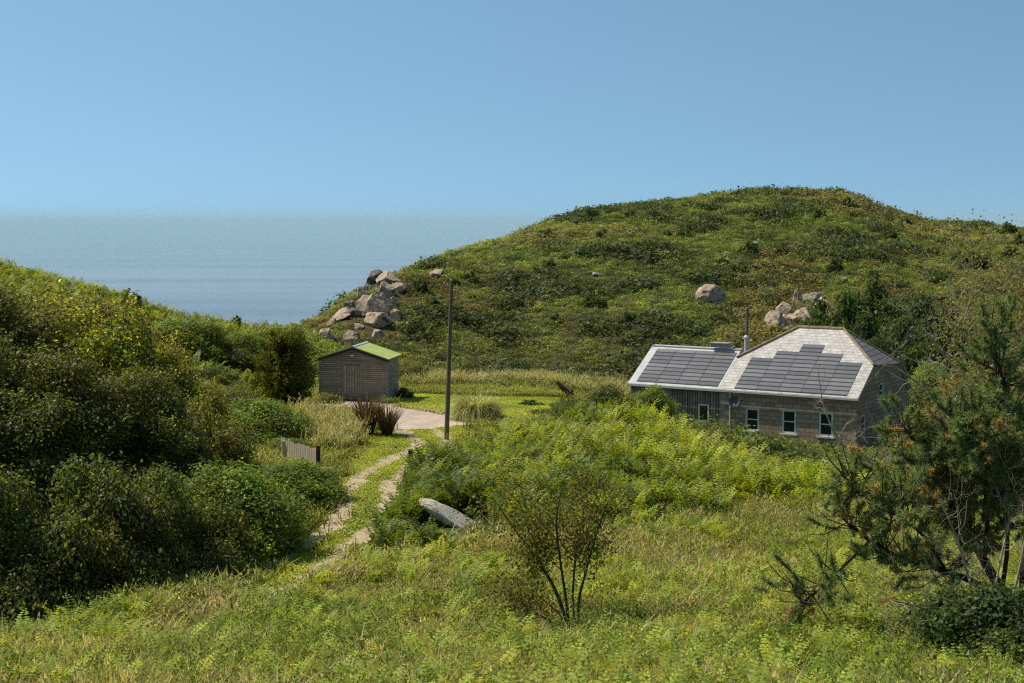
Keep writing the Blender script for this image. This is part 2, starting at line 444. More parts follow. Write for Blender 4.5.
DRw, LAw, VEw = polyw(DRIVE), polyw(LAWN), polyw(VERGE)
def on_track(x, y, grow_=0.):
    j = (fbm(x * 1.3, y * 1.3, 3) - .5) * .6
    return (np.minimum(seg_dist(x, y, TLw), seg_dist(x, y, TRw)) + j) < .33 + grow_
def jit(x, y, a=.5): return x + (fbm(x * 1.6 + 3, y * 1.6, 3) - .5) * a * 2, y + (fbm(x * 1.6 + 50, y * 1.6 + 9, 3) - .5) * a * 2
def on_drive(x, y): a, b = jit(x, y, .5); return inpoly(a, b, DRw)
def on_lawn(x, y): a, b = jit(x, y, .35); return inpoly(a, b, LAw)
def on_verge(x, y): a, b = jit(x, y, .7); return inpoly(a, b, VEw)

mat_g, t, out = nt('ground_cover')
a = t.nodes.new('ShaderNodeAttribute'); a.attribute_name = 'Col'
tc = t.nodes.new('ShaderNodeTexCoord')
n1 = t.nodes.new('ShaderNodeTexNoise'); n1.inputs['Scale'].default_value = .9; n1.inputs['Detail'].default_value = 9; n1.inputs['Roughness'].default_value = .7
L(t, tc.outputs['Object'], n1.inputs['Vector'])
mr = t.nodes.new('ShaderNodeMapRange'); mr.inputs[1].default_value = .3; mr.inputs[2].default_value = .7; mr.inputs[3].default_value = .45; mr.inputs[4].default_value = 1.5
L(t, n1.outputs['Fac'], mr.inputs[0])
mx = t.nodes.new('ShaderNodeMix'); mx.data_type = 'RGBA'; mx.blend_type = 'MULTIPLY'; mx.inputs[0].default_value = 1
L(t, a.outputs['Color'], mx.inputs[6]); L(t, mr.outputs[0], mx.inputs[7])
p = t.nodes.new('ShaderNodeBsdfPrincipled'); p.inputs['Roughness'].default_value = .95; p.inputs['Specular IOR Level'].default_value = .1
L(t, mx.outputs[2], p.inputs['Base Color'])
bp = t.nodes.new('ShaderNodeBump'); bp.inputs['Strength'].default_value = .8; bp.inputs['Distance'].default_value = .3
L(t, n1.outputs['Fac'], bp.inputs['Height']); L(t, bp.outputs[0], p.inputs['Normal']); L(t, p.outputs[0], out.inputs[0])

nr, nc = gx.shape
V = np.stack([gx, gy, gz], 2).reshape(-1, 3)
i0 = (np.arange(nr - 1)[:, None] * nc + np.arange(nc - 1)[None]).reshape(-1)
F = np.stack([i0, i0 + 1, i0 + nc + 1, i0 + nc], 1)[:, ::-1]
fc = V[F].mean(1)
hn = fbm(fc[:, 0] / 9, fc[:, 1] / 9, 4)[:, None]
ga = np.array([.045, .06, .018]); gb = np.array([.09, .075, .03])
colr = ga + (gb - ga) * sstep(.35, .65, hn)
near = (fc[:, 1] < 52)[:, None]
colr = np.where(near, np.array([.07, .085, .022]) * (.7 + hn * .6), colr)
ground = mesh_np('ground', V, F, mat_g, colr, smooth=True)
tag(ground, kind='structure')

def patch(name, mask, bbox, step, off, mat):
    xs = np.arange(bbox[0], bbox[2], step); ys = np.arange(bbox[1], bbox[3], step)
    X, Y = np.meshgrid(xs, ys)
    keep = mask(X[:-1, :-1] + step / 2, Y[:-1, :-1] + step / 2)
    n = len(xs)
    jj, ii = np.where(keep)
    b = jj * n + ii
    F = np.stack([b, b + 1, b + n + 1, b + n], 1)
    u, inv = np.unique(F, return_inverse=True)
    vx = X.ravel()[u]; vy = Y.ravel()[u]
    # clipped borders: jitter vertices a little so that the edge is ragged
    vx = vx + (vnoise(vx * 5, vy * 5) - .5) * step; vy = vy + (vnoise(vx * 5 + 40, vy * 5) - .5) * step
    V = np.stack([vx, vy, G(vx, vy) + off], 1)
    o = mesh_np(name, V, inv.reshape(-1, 4), mat, smooth=True)
    return tag(o, kind='structure')
def bb(P, m=1): return (P[:, 0].min() - m, P[:, 1].min() - m, P[:, 0].max() + m, P[:, 1].max() + m)
patch('lawn', lambda x, y: on_lawn(x, y) , bb(LAw), .15, .05, M['lawn'])
patch('grass_verge', lambda x, y: on_verge(x, y), bb(VEw), .14, .035, M['lawn'])
patch('gravel_drive', lambda x, y: on_drive(x, y) & ~on_lawn(x, y), bb(DRw), .14, .065, M['gravel'])
tb = np.concatenate([TLw, TRw])
patch('dirt_track', lambda x, y: on_track(x, y, (np.random.default_rng(5).random(x.shape) - .5) * .12) & ~on_drive(x, y), bb(tb), .07, .055, M['dirt'])

# ------------------------------------------------------------------ sea
m, t, out = nt('sea_water')
p = t.nodes.new('ShaderNodeBsdfPrincipled'); p.inputs['Base Color'].default_value = (.020, .075, .125, 1); p.inputs['Roughness'].default_value = .22; p.inputs['IOR'].default_value = 1.33
tc = t.nodes.new('ShaderNodeTexCoord'); mp = t.nodes.new('ShaderNodeMapping'); mp.inputs['Scale'].default_value = (.05, .11, .1)
L(t, tc.outputs['Object'], mp.inputs[0])
n1 = t.nodes.new('ShaderNodeTexNoise'); n1.inputs['Scale'].default_value = 1.6; n1.inputs['Detail'].default_value = 8; n1.inputs['Roughness'].default_value = .65
L(t, mp.outputs[0], n1.inputs['Vector'])
bp = t.nodes.new('ShaderNodeBump'); bp.inputs['Strength'].default_value = .55; bp.inputs['Distance'].default_value = 2.5
L(t, n1.outputs['Fac'], bp.inputs['Height']); L(t, bp.outputs[0], p.inputs['Normal'])
mp2 = t.nodes.new('ShaderNodeMapping'); mp2.inputs['Scale'].default_value = (.0009, .006, 1)
L(t, tc.outputs['Object'], mp2.inputs[0])
n2 = t.nodes.new('ShaderNodeTexNoise'); n2.inputs['Scale'].default_value = 1; n2.inputs['Detail'].default_value = 4
L(t, mp2.outputs[0], n2.inputs['Vector'])
cr = t.nodes.new('ShaderNodeValToRGB'); cr.color_ramp.elements[0].position = .35; cr.color_ramp.elements[1].position = .7
cr.color_ramp.elements[0].color = (.165, .21, .24, 1); cr.color_ramp.elements[1].color = (.28, .335, .365, 1)
L(t, n2.outputs['Fac'], cr.inputs[0]); L(t, cr.outputs[0], p.inputs['Base Color'])
L(t, p.outputs[0], out.inputs[0])
SEA = -50
s = MB(); N_ = 64
ring = [(40000 * math.sin(2 * math.pi * k / N_), 40000 * math.cos(2 * math.pi * k / N_), SEA) for k in range(N_)]
s.poly(ring[::-1]); sea = s.build('sea', m); tag(sea, kind='structure')

# haze lying on the sea far out, thinning upward
for top, dens in ((-8, .00024), (12, .00020), (34, .00012), (75, .00005)):
    m, t, out = nt('sea_haze')
    sc_ = t.nodes.new('ShaderNodeVolumeScatter'); sc_.inputs['Color'].default_value = HAZE_COL; sc_.inputs['Density'].default_value = dens; sc_.inputs['Anisotropy'].default_value = 0
    ab_ = t.nodes.new('ShaderNodeVolumeAbsorption'); ab_.inputs['Color'].default_value = HAZE_COL; ab_.inputs['Density'].default_value = dens
    as_ = t.nodes.new('ShaderNodeAddShader'); L(t, sc_.outputs[0], as_.inputs[0]); L(t, ab_.outputs[0], as_.inputs[1]); L(t, as_.outputs[0], out.inputs['Volume'])
    s = MB(); s.box((-30000 - top, 900 + top, SEA + .5), (30000 + top, 38000 - top, top)); o = s.build('sea_haze', m); tag(o, kind='structure')

# ------------------------------------------------------------------ light
SUN_AZ, SUN_EL = R(-69), R(53)
w = bpy.data.worlds.new('World'); scene.world = w; w.use_nodes = True
wt = w.node_tree; wt.nodes.clear()
wo = wt.nodes.new('ShaderNodeOutputWorld'); bg = wt.nodes.new('ShaderNodeBackground'); bg.inputs[1].default_value = SKY_STR
sk = wt.nodes.new('ShaderNodeTexSky'); sk.sky_type = 'NISHITA'; sk.sun_disc = False
sk.sun_elevation = SUN_EL; sk.sun_rotation = SUN_AZ; sk.altitude = 0; sk.air_density = 1.0; sk.dust_density = .2; sk.ozone_density = 2.0
# look a little higher into the sky near the horizon: deep clear blue as on a dry day
tcw = wt.nodes.new('ShaderNodeTexCoord'); sp = wt.nodes.new('ShaderNodeSeparateXYZ'); cb = wt.nodes.new('ShaderNodeCombineXYZ')
wt.links.new(tcw.outputs['Generated'], sp.inputs[0])
ml = wt.nodes.new('ShaderNodeMath'); ml.operation = 'MULTIPLY_ADD'; ml.inputs[1].default_value = 1.35; ml.inputs[2].default_value = .25
wt.links.new(sp.outputs[2], ml.inputs[0])
wt.links.new(sp.outputs[0], cb.inputs[0]); wt.links.new(sp.outputs[1], cb.inputs[1]); wt.links.new(ml.outputs[0], cb.inputs[2])
nv = wt.nodes.new('ShaderNodeVectorMath'); nv.operation = 'NORMALIZE'; wt.links.new(cb.outputs[0], nv.inputs[0])
wt.links.new(nv.outputs[0], sk.inputs[0])
tm = wt.nodes.new('ShaderNodeMix'); tm.data_type = 'RGBA'; tm.blend_type = 'MULTIPLY'; tm.inputs[0].default_value = 1; tm.inputs[7].default_value = SKY_TINT
wt.links.new(sk.outputs[0], tm.inputs[6]); wt.links.new(tm.outputs[2], bg.inputs[0]); wt.links.new(bg.outputs[0], wo.inputs[0])
sd = bpy.data.lights.new('sun', 'SUN'); sd.energy = 5.0; sd.angle = R(.55); sd.color = (1, .935, .82)
so = bpy.data.objects.new('sun', sd); COL.objects.link(so)
sv = np.array([math.sin(SUN_AZ) * math.cos(SUN_EL), math.cos(SUN_AZ) * math.cos(SUN_EL), math.sin(SUN_EL)])
import mathutils
so.rotation_euler = mathutils.Vector(sv).to_track_quat('Z', 'Y').to_euler()
so.location = (-40, 60, 60)
# ================================================================== stone house
M['stone'] = brick_mat('granite_blockwork', (.29, .20, .125), (.43, .305, .19), (.21, .15, .098), .52, .25, .024, axis='SUM', var=.5)
M['quoin'] = noise_mat('quoin_granite', (.26, .21, .15), (.5, .41, .30), 3, .9, bump=.4)
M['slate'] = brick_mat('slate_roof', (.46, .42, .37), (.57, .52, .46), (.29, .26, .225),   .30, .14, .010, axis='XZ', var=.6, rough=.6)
M['slate_hip_shade'] = brick_mat('slate_hip_shade', (.15, .13, .115), (.24, .21, .185), (.06, .055, .05), .34, .22, .02, axis='YZ', var=.6, rough=.7)  # same slate as the roof, with the right hip's shade put into its colour
M['ridge'] = noise_mat('ridge_tile', (.20, .125, .07), (.36, .24, .13), 4, .9, c3=(.30, .27, .2), scale2=3)
M['boards'] = brick_mat('vertical_boards', (.16, .135, .11), (.29, .24, .195), (.045, .038, .03), .16, 9.0, .022, axis='XZ', var=.7)
M['white'] = noise_mat('pale_trim', (.46, .445, .41), (.60, .58, .53), 5, .5)
M['frame'] = plain('sage_window_paint', (.68, .72, .62), .5)
M['lead'] = noise_mat('lead_sheet', (.42, .40, .37), (.57, .545, .505), 2, .55)
M['steel'] = plain('flue_steel', (.42, .40, .37), .5, .2)
M['flue'] = plain('flue_dark', (.12, .10, .085), .6, .0)
M['dish'] = plain('dish_grey', (.09, .085, .085), .45)
M['vent'] = plain('vent_grey', (.30, .29, .25), .8)
m, t, out = nt('window_glass')
p = t.nodes.new('ShaderNodeBsdfPrincipled'); p.inputs['Base Color'].default_value = (.012, .02, .018, 1); p.inputs['Roughness'].default_value = .06; p.inputs['Specular IOR Level'].default_value = .5
L(t, p.outputs[0], out.inputs[0]); M['glass'] = m
m, t, out = nt('solar_cell')
tc = t.nodes.new('ShaderNodeTexCoord'); n1 = t.nodes.new('ShaderNodeTexNoise'); n1.inputs['Scale'].default_value = 3; L(t, tc.outputs['Object'], n1.inputs['Vector'])
oi = t.nodes.new('ShaderNodeObjectInfo')
ad = t.nodes.new('ShaderNodeMath'); L(t, n1.outputs['Fac'], ad.inputs[0]); L(t, oi.outputs['Random'], ad.inputs[1])
cr = t.nodes.new('ShaderNodeValToRGB'); cr.color_ramp.elements[0].color = (.105, .10, .10, 1); cr.color_ramp.elements[1].color = (.205, .19, .185, 1)
cr.color_ramp.elements[0].position = .3; cr.color_ramp.elements[1].position = 1.0
mh = t.nodes.new('ShaderNodeMath'); mh.operation = 'MULTIPLY'; mh.inputs[1].default_value = .67; L(t, ad.outputs[0], mh.inputs[0]); L(t, mh.outputs[0], cr.inputs[0])
p = t.nodes.new('ShaderNodeBsdfPrincipled'); p.inputs['Roughness'].default_value = .38; sy = t.nodes.new('ShaderNodeSeparateXYZ'); L(t, tc.outputs['Object'], sy.inputs[0])
lt = t.nodes.new('ShaderNodeMath'); lt.operation = 'LESS_THAN'; lt.inputs[1].default_value = .07; L(t, sy.outputs['Y'], lt.inputs[0])
mxs = t.nodes.new('ShaderNodeMix'); mxs.data_type = 'RGBA'; L(t, lt.outputs[0], mxs.inputs[0]); L(t, cr.outputs[0], mxs.inputs[6]); mxs.inputs[7].default_value = (.035, .033, .032, 1)
L(t, mxs.outputs[2], p.inputs['Base Color']); L(t, p.outputs[0], out.inputs[0])
M['solar'] = m

HL_, HWF, HWB, HH, HF, HI = 7.908, 5.22, 4.1, 3.205, .467, 2.595; DROP = .4; HW_ = HWF + HWB      # length, depth, rise, half-hip share, hip inset
HTH = .558
HX, HY, HZ = 18.568, 76.0, .574                           # front right corner at the eaves
WALL = 3.6                                               # eaves above the floor
WL, WH, WD = 5.75, 1.87, 5.6                             # the boarded wing
house = empty('stone_house', (HX, HY, HZ - WALL), -HTH)
tag(house, 'stone cottage with half-hipped slate roof, dark solar slates and a boarded wing', 'house')
# local frame: x along the front to the right corner at 0, y into the depth, z from the floor; eaves at z = WALL
def wall_grid(mb, o, ax, up, nrm, W, H, openings, depth=.22):
    """flat wall with rectangular openings (x0, x1, z0, z1) and their reveals"""
    o, ax, up, nrm = [np.array(q, float) for q in (o, ax, up, nrm)]
    xs = sorted({0, W, *[q for op in openings for q in op[:2]]}); zs = sorted({0, H, *[q for op in openings for q in op[2:]]})
    P = lambda x, z, d=0: o + ax * x + up * z - nrm * d
    for xa, xb in zip(xs[:-1], xs[1:]):
        for za, zb in zip(zs[:-1], zs[1:]):
            cx, cz = (xa + xb) / 2, (za + zb) / 2
            if any(a < cx < b and c < cz < d for a, b, c, d in openings): continue
            mb.poly([P(xa, za), P(xb, za), P(xb, zb), P(xa, zb)])
    for a, b, c, d in openings:
        for q in (((a, c), (b, c)), ((b, c), (b, d)), ((b, d), (a, d)), ((a, d), (a, c))):
            (x1, z1), (x2, z2) = q
            mb.poly([P(x1, z1), P(x2, z2), P(x2, z2, depth), P(x1, z1, depth)])
def window(parent, o, ax, up, nrm, a, b, c, d, bars=1, sill=True, inset=.1, name='window', mat='frame'):
    o, ax, up, nrm = [np.array(q, float) for q in (o, ax, up, nrm)]
    def bx(mb, x0, x1, z0, z1, d0, d1):
        p = [o + ax * x + up * z - nrm * dd for dd in (d1, d0) for z in (z0, z1) for x in (x0, x1)]
        idx = len(mb.v); mb.v += [tuple(q) for q in p]
        for f in ((0,2,3,1),(4,5,7,6),(0,1,5,4),(2,6,7,3),(0,4,6,2),(1,3,7,5)): mb.f.append([idx + i for i in f])
    fw = .105
    f = MB()
    bx(f, a, a + fw, c, d, inset - .06, inset + .05); bx(f, b - fw, b, c, d, inset - .06, inset + .05)
    bx(f, a + fw, b - fw, d - fw, d, inset - .06, inset + .05); bx(f, a + fw, b - fw, c, c + fw, inset - .06, inset + .05)
    for k in range(bars):
        z = c + (d - c) * (k + 1) / (bars + 1); bx(f, a + fw, b - fw, z - .03, z + .03, inset - .045, inset + .04)
    W = f.build(name, M[mat], parent)
    g = MB(); bx(g, a + fw - .01, b - fw + .01, c + fw - .01, d - fw + .01, inset + .0, inset + .03); g.build('pane', M['glass'], W)
    if sill:
        s = MB(); bx(s, a - .1, b + .1, c - .09, c - .003, -.09, inset + .02); s.build('sill', M['white'], W)
X, Y_, Z = (1, 0, 0), (0, 1, 0), (0, 0, 1)
wl = MB()
front_op = [(HL_ - 6.42, HL_ - 5.59, WALL - 2.27, WALL - .98), (HL_ - 4.25, HL_ - 3.42, WALL - 2.25, WALL - .92), (HL_ - 2.12, HL_ - 1.31, WALL - 2.24, WALL - .92)]
wall_grid(wl, (-HL_, 0, 0), X, Z, (0, -1, 0), HL_, WALL, front_op)
GB = WALL - .55
gab_op = [(.85, 1.6, WALL - 2.1, WALL - 1.05), (5.75, 6.55, WALL - 2.3, WALL - 1.1)]
wall_grid(wl, (0, 0, 0), Y_, Z, X, HW_, GB, gab_op)
zt = WALL + HF * HH; yf = HF * HWF; ybk = HW_ - HF * HWB; ztb = zt - .3
sl = HH / HWF
A0, A1 = 3.95, 4.75; B0, B1 = WALL - .5, WALL + .4
def lft(z): return max(0, (z - WALL) / sl)
def rgt(z): return HW_ - max(0, (z - WALL + DROP) / (ztb - WALL + DROP) * (HW_ - ybk))
def band(za, zb):
    l0, l1, r0, r1 = lft(za), lft(zb), rgt(za), rgt(zb)
    if B0 - 1e-6 <= za and zb <= B1 + 1e-6:
        wl.poly([(0, l0, za), (0, A0, za), (0, A0, zb), (0, l1, zb)]); wl.poly([(0, A1, za), (0, r0, za), (0, r1, zb), (0, A1, zb)])
    else: wl.poly([(0, l0, za), (0, r0, za), (0, r1, zb), (0, l1, zb)])
zz_ = [GB, B0, WALL - DROP, WALL, B1, ztb]
for za, zb in zip(zz_[:-1], zz_[1:]): band(za, zb)
wl.poly([(0, lft(ztb), ztb), (0, rgt(ztb), ztb), (0, yf, zt)])
for (y1, z1), (y2, z2) in (((A0, B0), (A1, B0)), ((A1, B0), (A1, B1)), ((A1, B1), (A0, B1)), ((A0, B1), (A0, B0))):
    wl.poly([(0, y1, z1), (0, y2, z2), (-.22, y2, z2), (-.22, y1, z1)])
wl.poly([(-HL_, HW_, 0), (-HL_, HW_, WALL - DROP), (0, HW_, WALL - DROP), (0, HW_, 0)])
wl.poly([(-HL_, 0, 0), (-HL_, 0, WALL), (-HL_, yf, zt), (-HL_, ybk, ztb), (-HL_, HW_, WALL - DROP), (-HL_, HW_, 0)])
wl.poly([(-HL_, 0, -2), (0, 0, -2), (0, 0, 0), (-HL_, 0, 0)]); wl.poly([(0, 0, -2), (0, HW_, -2), (0, HW_, 0), (0, 0, 0)])
hw = wl.build('wall', M['stone'], house)
for op in front_op: window(house, (-HL_, 0, 0), X, Z, (0, -1, 0), *op)
for op in gab_op: window(house, (0, 0, 0), Y_, Z, X, *op, sill=False)
window(house, (0, 0, 0), Y_, Z, X, A0, A1, B0, B1, sill=False)
# pale granite corner stones, keyed long and short
q = MB(); z = -.6; k = 0
while z < WALL - .3:
    h = .30; wx = .62 if k % 2 else .36
    q.box((-HL_ - .012, -.014, z), (-HL_ + wx, .0, z + h - .02)); z += h; k += 1
q.build('quoins', M['quoin'], house)
# roof
ov = .12; RTH = .13
def rp(x, y, z): return np.array([x, y, z + WALL + .06])
ef = -ov; ez = -ov * sl
xo = .10
pts = dict(EL=rp(-HL_ - xo, ef, ez), ER=rp(xo, ef, ez), HR=rp(xo, yf, HF * HH), RR=rp(-HI, HWF, HH), RL=rp(-HL_ + HI, HWF, HH), HLp=rp(-HL_ - xo, yf, HF * HH),
 BL=rp(-HL_ - xo, HW_ + ov, ez - DROP), BR=rp(xo, HW_ + ov, ez - DROP), HRb=rp(xo, ybk, HF * HH - .3), HLb=rp(-HL_ - xo, ybk, HF * HH - .3))
nf = np.array([0, -sl, 1]); nb = np.array([0, (HH + DROP) / HWB, 1])
rf_ = MB(); rf_.slab([pts[k] for k in ('EL', 'ER', 'HR', 'RR', 'RL', 'HLp')], nf, RTH)
rf_.slab([pts[k] for k in ('BR', 'BL', 'HLb', 'RL', 'RR', 'HRb')], nb, RTH)
roof = rf_.build('roof', M['slate'], house)
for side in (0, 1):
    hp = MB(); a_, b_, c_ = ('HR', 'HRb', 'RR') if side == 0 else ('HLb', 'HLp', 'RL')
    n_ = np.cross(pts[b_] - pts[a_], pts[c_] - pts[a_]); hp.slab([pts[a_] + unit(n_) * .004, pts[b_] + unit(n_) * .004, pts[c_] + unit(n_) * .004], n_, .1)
    hp.build('hip', M['slate_hip_shade'], roof)
rt = MB(); up3 = np.array([0, 0, .05])
for a_, b_ in (('RL', 'RR'), ('RL', 'HLp'), ('RR', 'HR'), ('RR', 'HRb'), ('RL', 'HLb')):
    rt.tube([pts[a_] + up3 * .4, pts[b_] + up3 * .4], .10 if a_ == 'RL' else .075, 8)
rt.build('ridge_tiles', M['ridge'], roof)
vb = MB()
for a_, b_ in (('HRb', 'BR'),):
    vb.tube([pts[a_], pts[b_]], .07, 6)
vb.build('verge_board', M['ridge'], roof)
# gutter and fascia
gt = MB(); gt.box((-HL_ - .12, ef - .13, WALL - .14), (.12, ef - .012, WALL - .035)); gt.build('gutter', M['white'], house)
dp = MB(); dp.tube([(-HL_ + .62, -.10, WALL - .2), (-HL_ + .62, -.10, -.5)], .045, 8); dp.build('downpipe', M['white'], house)
# solar slates on the main slope
nfu = unit(nf.astype(float)); sdir = unit(np.array([0, 1, sl], float)); SLEN = math.hypot(HWF, HH)
def solar_proto():
    b = MB(); pw, ph = 1.29, .372
    b.poly([(-pw / 2, 0, .0), (pw / 2, 0, .0), (pw / 2, ph, .0), (-pw / 2, ph, 0)])
    b.slab([(-pw / 2, 0, .022), (pw / 2, 0, .022), (pw / 2, ph, .008), (-pw / 2, ph, .008)], (0, 0, 1), .02)
    return b
def solar_at(parent, x, s, orig, first, w_=1.0):
    """a solar slate lying on the slope: x along the eaves, s up the slope"""
    global SOL
    base = orig + np.array([x, 0, 0]) + sdir * s + nfu * .012
    if first is None: o = solar_proto().build('solar_panel', M['solar'], parent)
    else: o = first.copy(); COL.objects.link(o); o.parent = parent
    o.location = tuple(base); o.rotation_euler = (math.atan2(sl, 1), 0, 0); o.scale = (w_, 1, 1)
    return o
first = None
org = rp(-HL_, 0, 0)
for c_, n_ in enumerate((8, 10, 12, 10, 8)):
    for r_ in range(n_):
        o = solar_at(house, .80 + .65 + c_ * 1.31, .0 + r_ * .372, org, first)
        first = first or o
# the boarded wing, stepping off the left gable
wg = MB(); x1, x0 = -HL_ - .002, -HL_ - WL
wsl = sl
yw = .04
win_w = [(WL + HL_ - 9.36, WL + HL_ - 8.66, WALL - 2.0, WALL - .95), (WL + HL_ - 11.05, WL + HL_ - 10.7, WALL - 2.1, WALL - 1.0)]
wall_grid(wg, (x0, yw, 0), X, Z, (0, -1, 0), WL - .002, WALL - .02, win_w)
wg.poly([(x0, yw, 0), (x0, yw + WD, 0), (x0, yw + WD, WALL), (x0, yw + WD / 2, WALL + WH - .15), (x0, yw, WALL - .02)])
wg.poly([(x0, yw, -2), (x1, yw, -2), (x1, yw, 0), (x0, yw, 0)])
wing = wg.build('boarded_wing', M['boards'], house)
for op in win_w: window(wing, (x0, yw, 0), X, Z, (0, -1, 0), *op, bars=0, sill=False)
wr = MB(); wyr = WH / wsl
P0 = [np.array(v, float) for v in ((x0 - .12, ef, ez + WALL + .06), (x1 + .1, ef, ez + WALL + .06), (x1 + .1, wyr, WH + WALL + .06), (x0 - .12, wyr, WH + WALL + .06))]
P0[1][0] = P0[2][0] = pts['EL'][0] - .003
wr.slab(P0, nf, .13)
P1 = [np.array(v, float) for v in ((x0 - .12, wyr + .35, WH + WALL + .06), (P0[1][0], wyr + .35, WH + WALL + .06), (P0[1][0], 4.9, WALL + .4), (x0 - .12, 4.9, WALL + .4))]
wr.slab([P0[3] + (0, .003, 0), P0[2] + (0, .003, 0), P1[1], P1[0]], (0, 0, 1), .13); wr.slab([p_ + np.array([0, .003, 0]) for p_ in P1], np.cross(P1[1] - P1[0], P1[3] - P1[0]), .13)
wroof = wr.build('wing_roof', M['lead'], house)
gw = MB(); gw.box((x0 - .12, ef - .12, WALL - .15), (P0[1][0] - .01, ef - .012, WALL - .02)); gw.build('gutter', M['white'], house)
cp = MB(); cp.box((x0 - .1, wyr - .05, WH + WALL + .065), (P0[1][0] - .05, wyr + .5, WH + WALL + .13)); cp.build('ridge_cap', M['lead'], wroof)
orgw = np.array([x0, 0, WALL + .06])
for c_ in range(4):
    for r_ in range(9):
        solar_at(house, .36 + .64 + c_ * 1.29, .06 + r_ * .363, orgw, first, .975)
vt = MB(); vt.box((-HL_ - 1.9, 2.75, WALL + WH + .21), (-HL_ - .85, 3.4, WALL + WH + .42)); vt.box((-HL_ - 1.96, 2.7, WALL + WH + .423), (-HL_ - .79, 3.45, WALL + WH + .48)); vt.build('roof_vent', M['vent'], wroof)
fx, fy = -HL_ - .42, 4.7
fl = MB(); fl.tube([(fx, fy, WALL + WH - .3), (fx, fy, WALL + WH + .75)], .17, 14); fl.tube([(fx, fy, WALL + WH + .72), (fx, fy, WALL + WH + .85)], [.21, .13], 14)
flue = fl.build('flue', M['steel'], house)
f2 = MB(); f2.tube([(fx, fy, WALL + WH + .84), (fx, fy, WALL + WH + 2.35)], .08, 12); f2.build('pipe', M['flue'], flue)
f3 = MB(); f3.tube([(fx, fy, WALL + WH + 2.4), (fx, fy, WALL + WH + 2.47)], [.16, .13], 12); f3.tube([(fx, fy, WALL + WH + 2.33), (fx, fy, WALL + WH + 2.4)], .05, 8); f3.build('cowl', M['flue'], flue)
# dish on a short bracket
dm = MB(); k0 = len(dm.v)
dc = np.array([-HL_ + 1.0, -.42, WALL - .62]); dn = unit(np.array([.35, -.9, .25])); du = unit(np.cross(dn, (0, 0, 1))); dv = np.cross(du, dn)
rings = [(.02, -.08), (.13, -.065), (.24, -.025), (.30, .0)]
for r_, d_ in rings:
    for j in range(20):
        a_ = 2 * math.pi * j / 20; dm.v.append(tuple(dc + dn * d_ + r_ * (math.cos(a_) * du + 1.08 * math.sin(a_) * dv)))
for i in range(3):
    for j in range(20): dm.f.append([i * 20 + j, i * 20 + (j + 1) % 20, (i + 1) * 20 + (j + 1) % 20, (i + 1) * 20 + j])
dm.f.append(list(range(20)))
dish = dm.build('satellite_dish', M['dish'], house)
ar = MB(); ar.tube([dc - dn * .09, dc - dn * .2, np.array([dc[0], -.0, dc[2] - .05])], .03, 6); ar.tube([dc - dv * .28, dc - dv * .25 + dn * .42], .02, 6); ar.tube([dc - dv * .25 + dn * .4, dc - dv * .22 + dn * .5], .045, 8); ar.build('bracket', M['steel'], dish)

# ================================================================== garden shed
M['shed'] = brick_mat('shed_boards', (.31, .24, .175), (.44, .345, .25), (.12, .10, .08), 1.9, .115, .014, axis='XZ', var=.6)
M['shed_side'] = brick_mat('shed_side_boards', (.27, .22, .175), (.37, .30, .235), (.11, .092, .075), 1.9, .115, .014, axis='YZ', var=.6)
M['shed_trim'] = noise_mat('shed_trim', (.24, .2, .15), (.36, .30, .235), 8, .85)
M['lime'] = noise_mat('lime_roof', (.36, .42, .085), (.46, .52, .14), 2.2, .8, c3=(.30, .33, .12), scale2=6)
bl = hit(318.5, 401.5)
S0 = spot(353.5, 78.0)
SW, SD_, SE, SA = 3.82, 2.7, 2.42, .62
shed = empty('garden_shed', (S0[0], S0[1], S0[2] - .02), -R(9))
tag(shed, 'grey timber shed with lime green pitched roof and a plank door', 'shed')
h_ = SW / 2
sb = MB()
sb.poly([(-h_, 0, 0), (h_, 0, 0), (h_, 0, SE), (0, 0, SE + SA), (-h_, 0, SE)]); sb.build('wall', M['shed'], shed); sb = MB(); sb.poly([(-h_, SD_, 0), (-h_, SD_, SE), (0, SD_, SE + SA), (h_, SD_, SE), (h_, SD_, 0)])
sb.build('wall', M['shed'], shed)
ss = MB(); ss.poly([(h_, 0, 0), (h_, SD_, 0), (h_, SD_, SE), (h_, 0, SE)]); ss.build('wall', M['shed_side'], shed); ss = MB(); ss.poly([(-h_, 0, 0), (-h_, 0, SE), (-h_, SD_, SE), (-h_, SD_, 0)]); ss.build('wall', M['shed_side'], shed)
for x in (-h_, h_):
    tr = MB(); tr.box((x - .05, -.03, 0), (x + .05, -.003, SE - .05)); tr.build('corner_trim', M['shed_trim'], shed)
sr = MB(); o_ = .17; ssl = SA / h_
for sg in (-1, 1):
    pts_ = [np.array((sg * (h_ + o_), -.22, SE - o_ * ssl + .07)), np.array((sg * (h_ + o_), SD_ + .2, SE - o_ * ssl + .07)), np.array((sg * .003, SD_ + .2, SE + SA + .07)), np.array((sg * .003, -.22, SE + SA + .07))]
    if sg < 0: pts_ = pts_[::-1]
    sr.slab(pts_, (sg * ssl, 0, 1), .05)
sroof = sr.build('roof', M['lime'], shed)
rc = MB(); rc.slab([(-.14, -.23, SE + SA + .055), (.0, -.23, SE + SA + .10), (.0, SD_ + .21, SE + SA + .10), (-.14, SD_ + .21, SE + SA + .055)], (-.3, 0, 1), .015)
rc.slab([(.0, -.23, SE + SA + .10), (.14, -.23, SE + SA + .055), (.14, SD_ + .21, SE + SA + .055), (.0, SD_ + .21, SE + SA + .10)], (.3, 0, 1), .015)
rc.build('ridge_cap', plain('ridge_zinc', (.42, .46, .48), .5), sroof)
bg_ = MB()
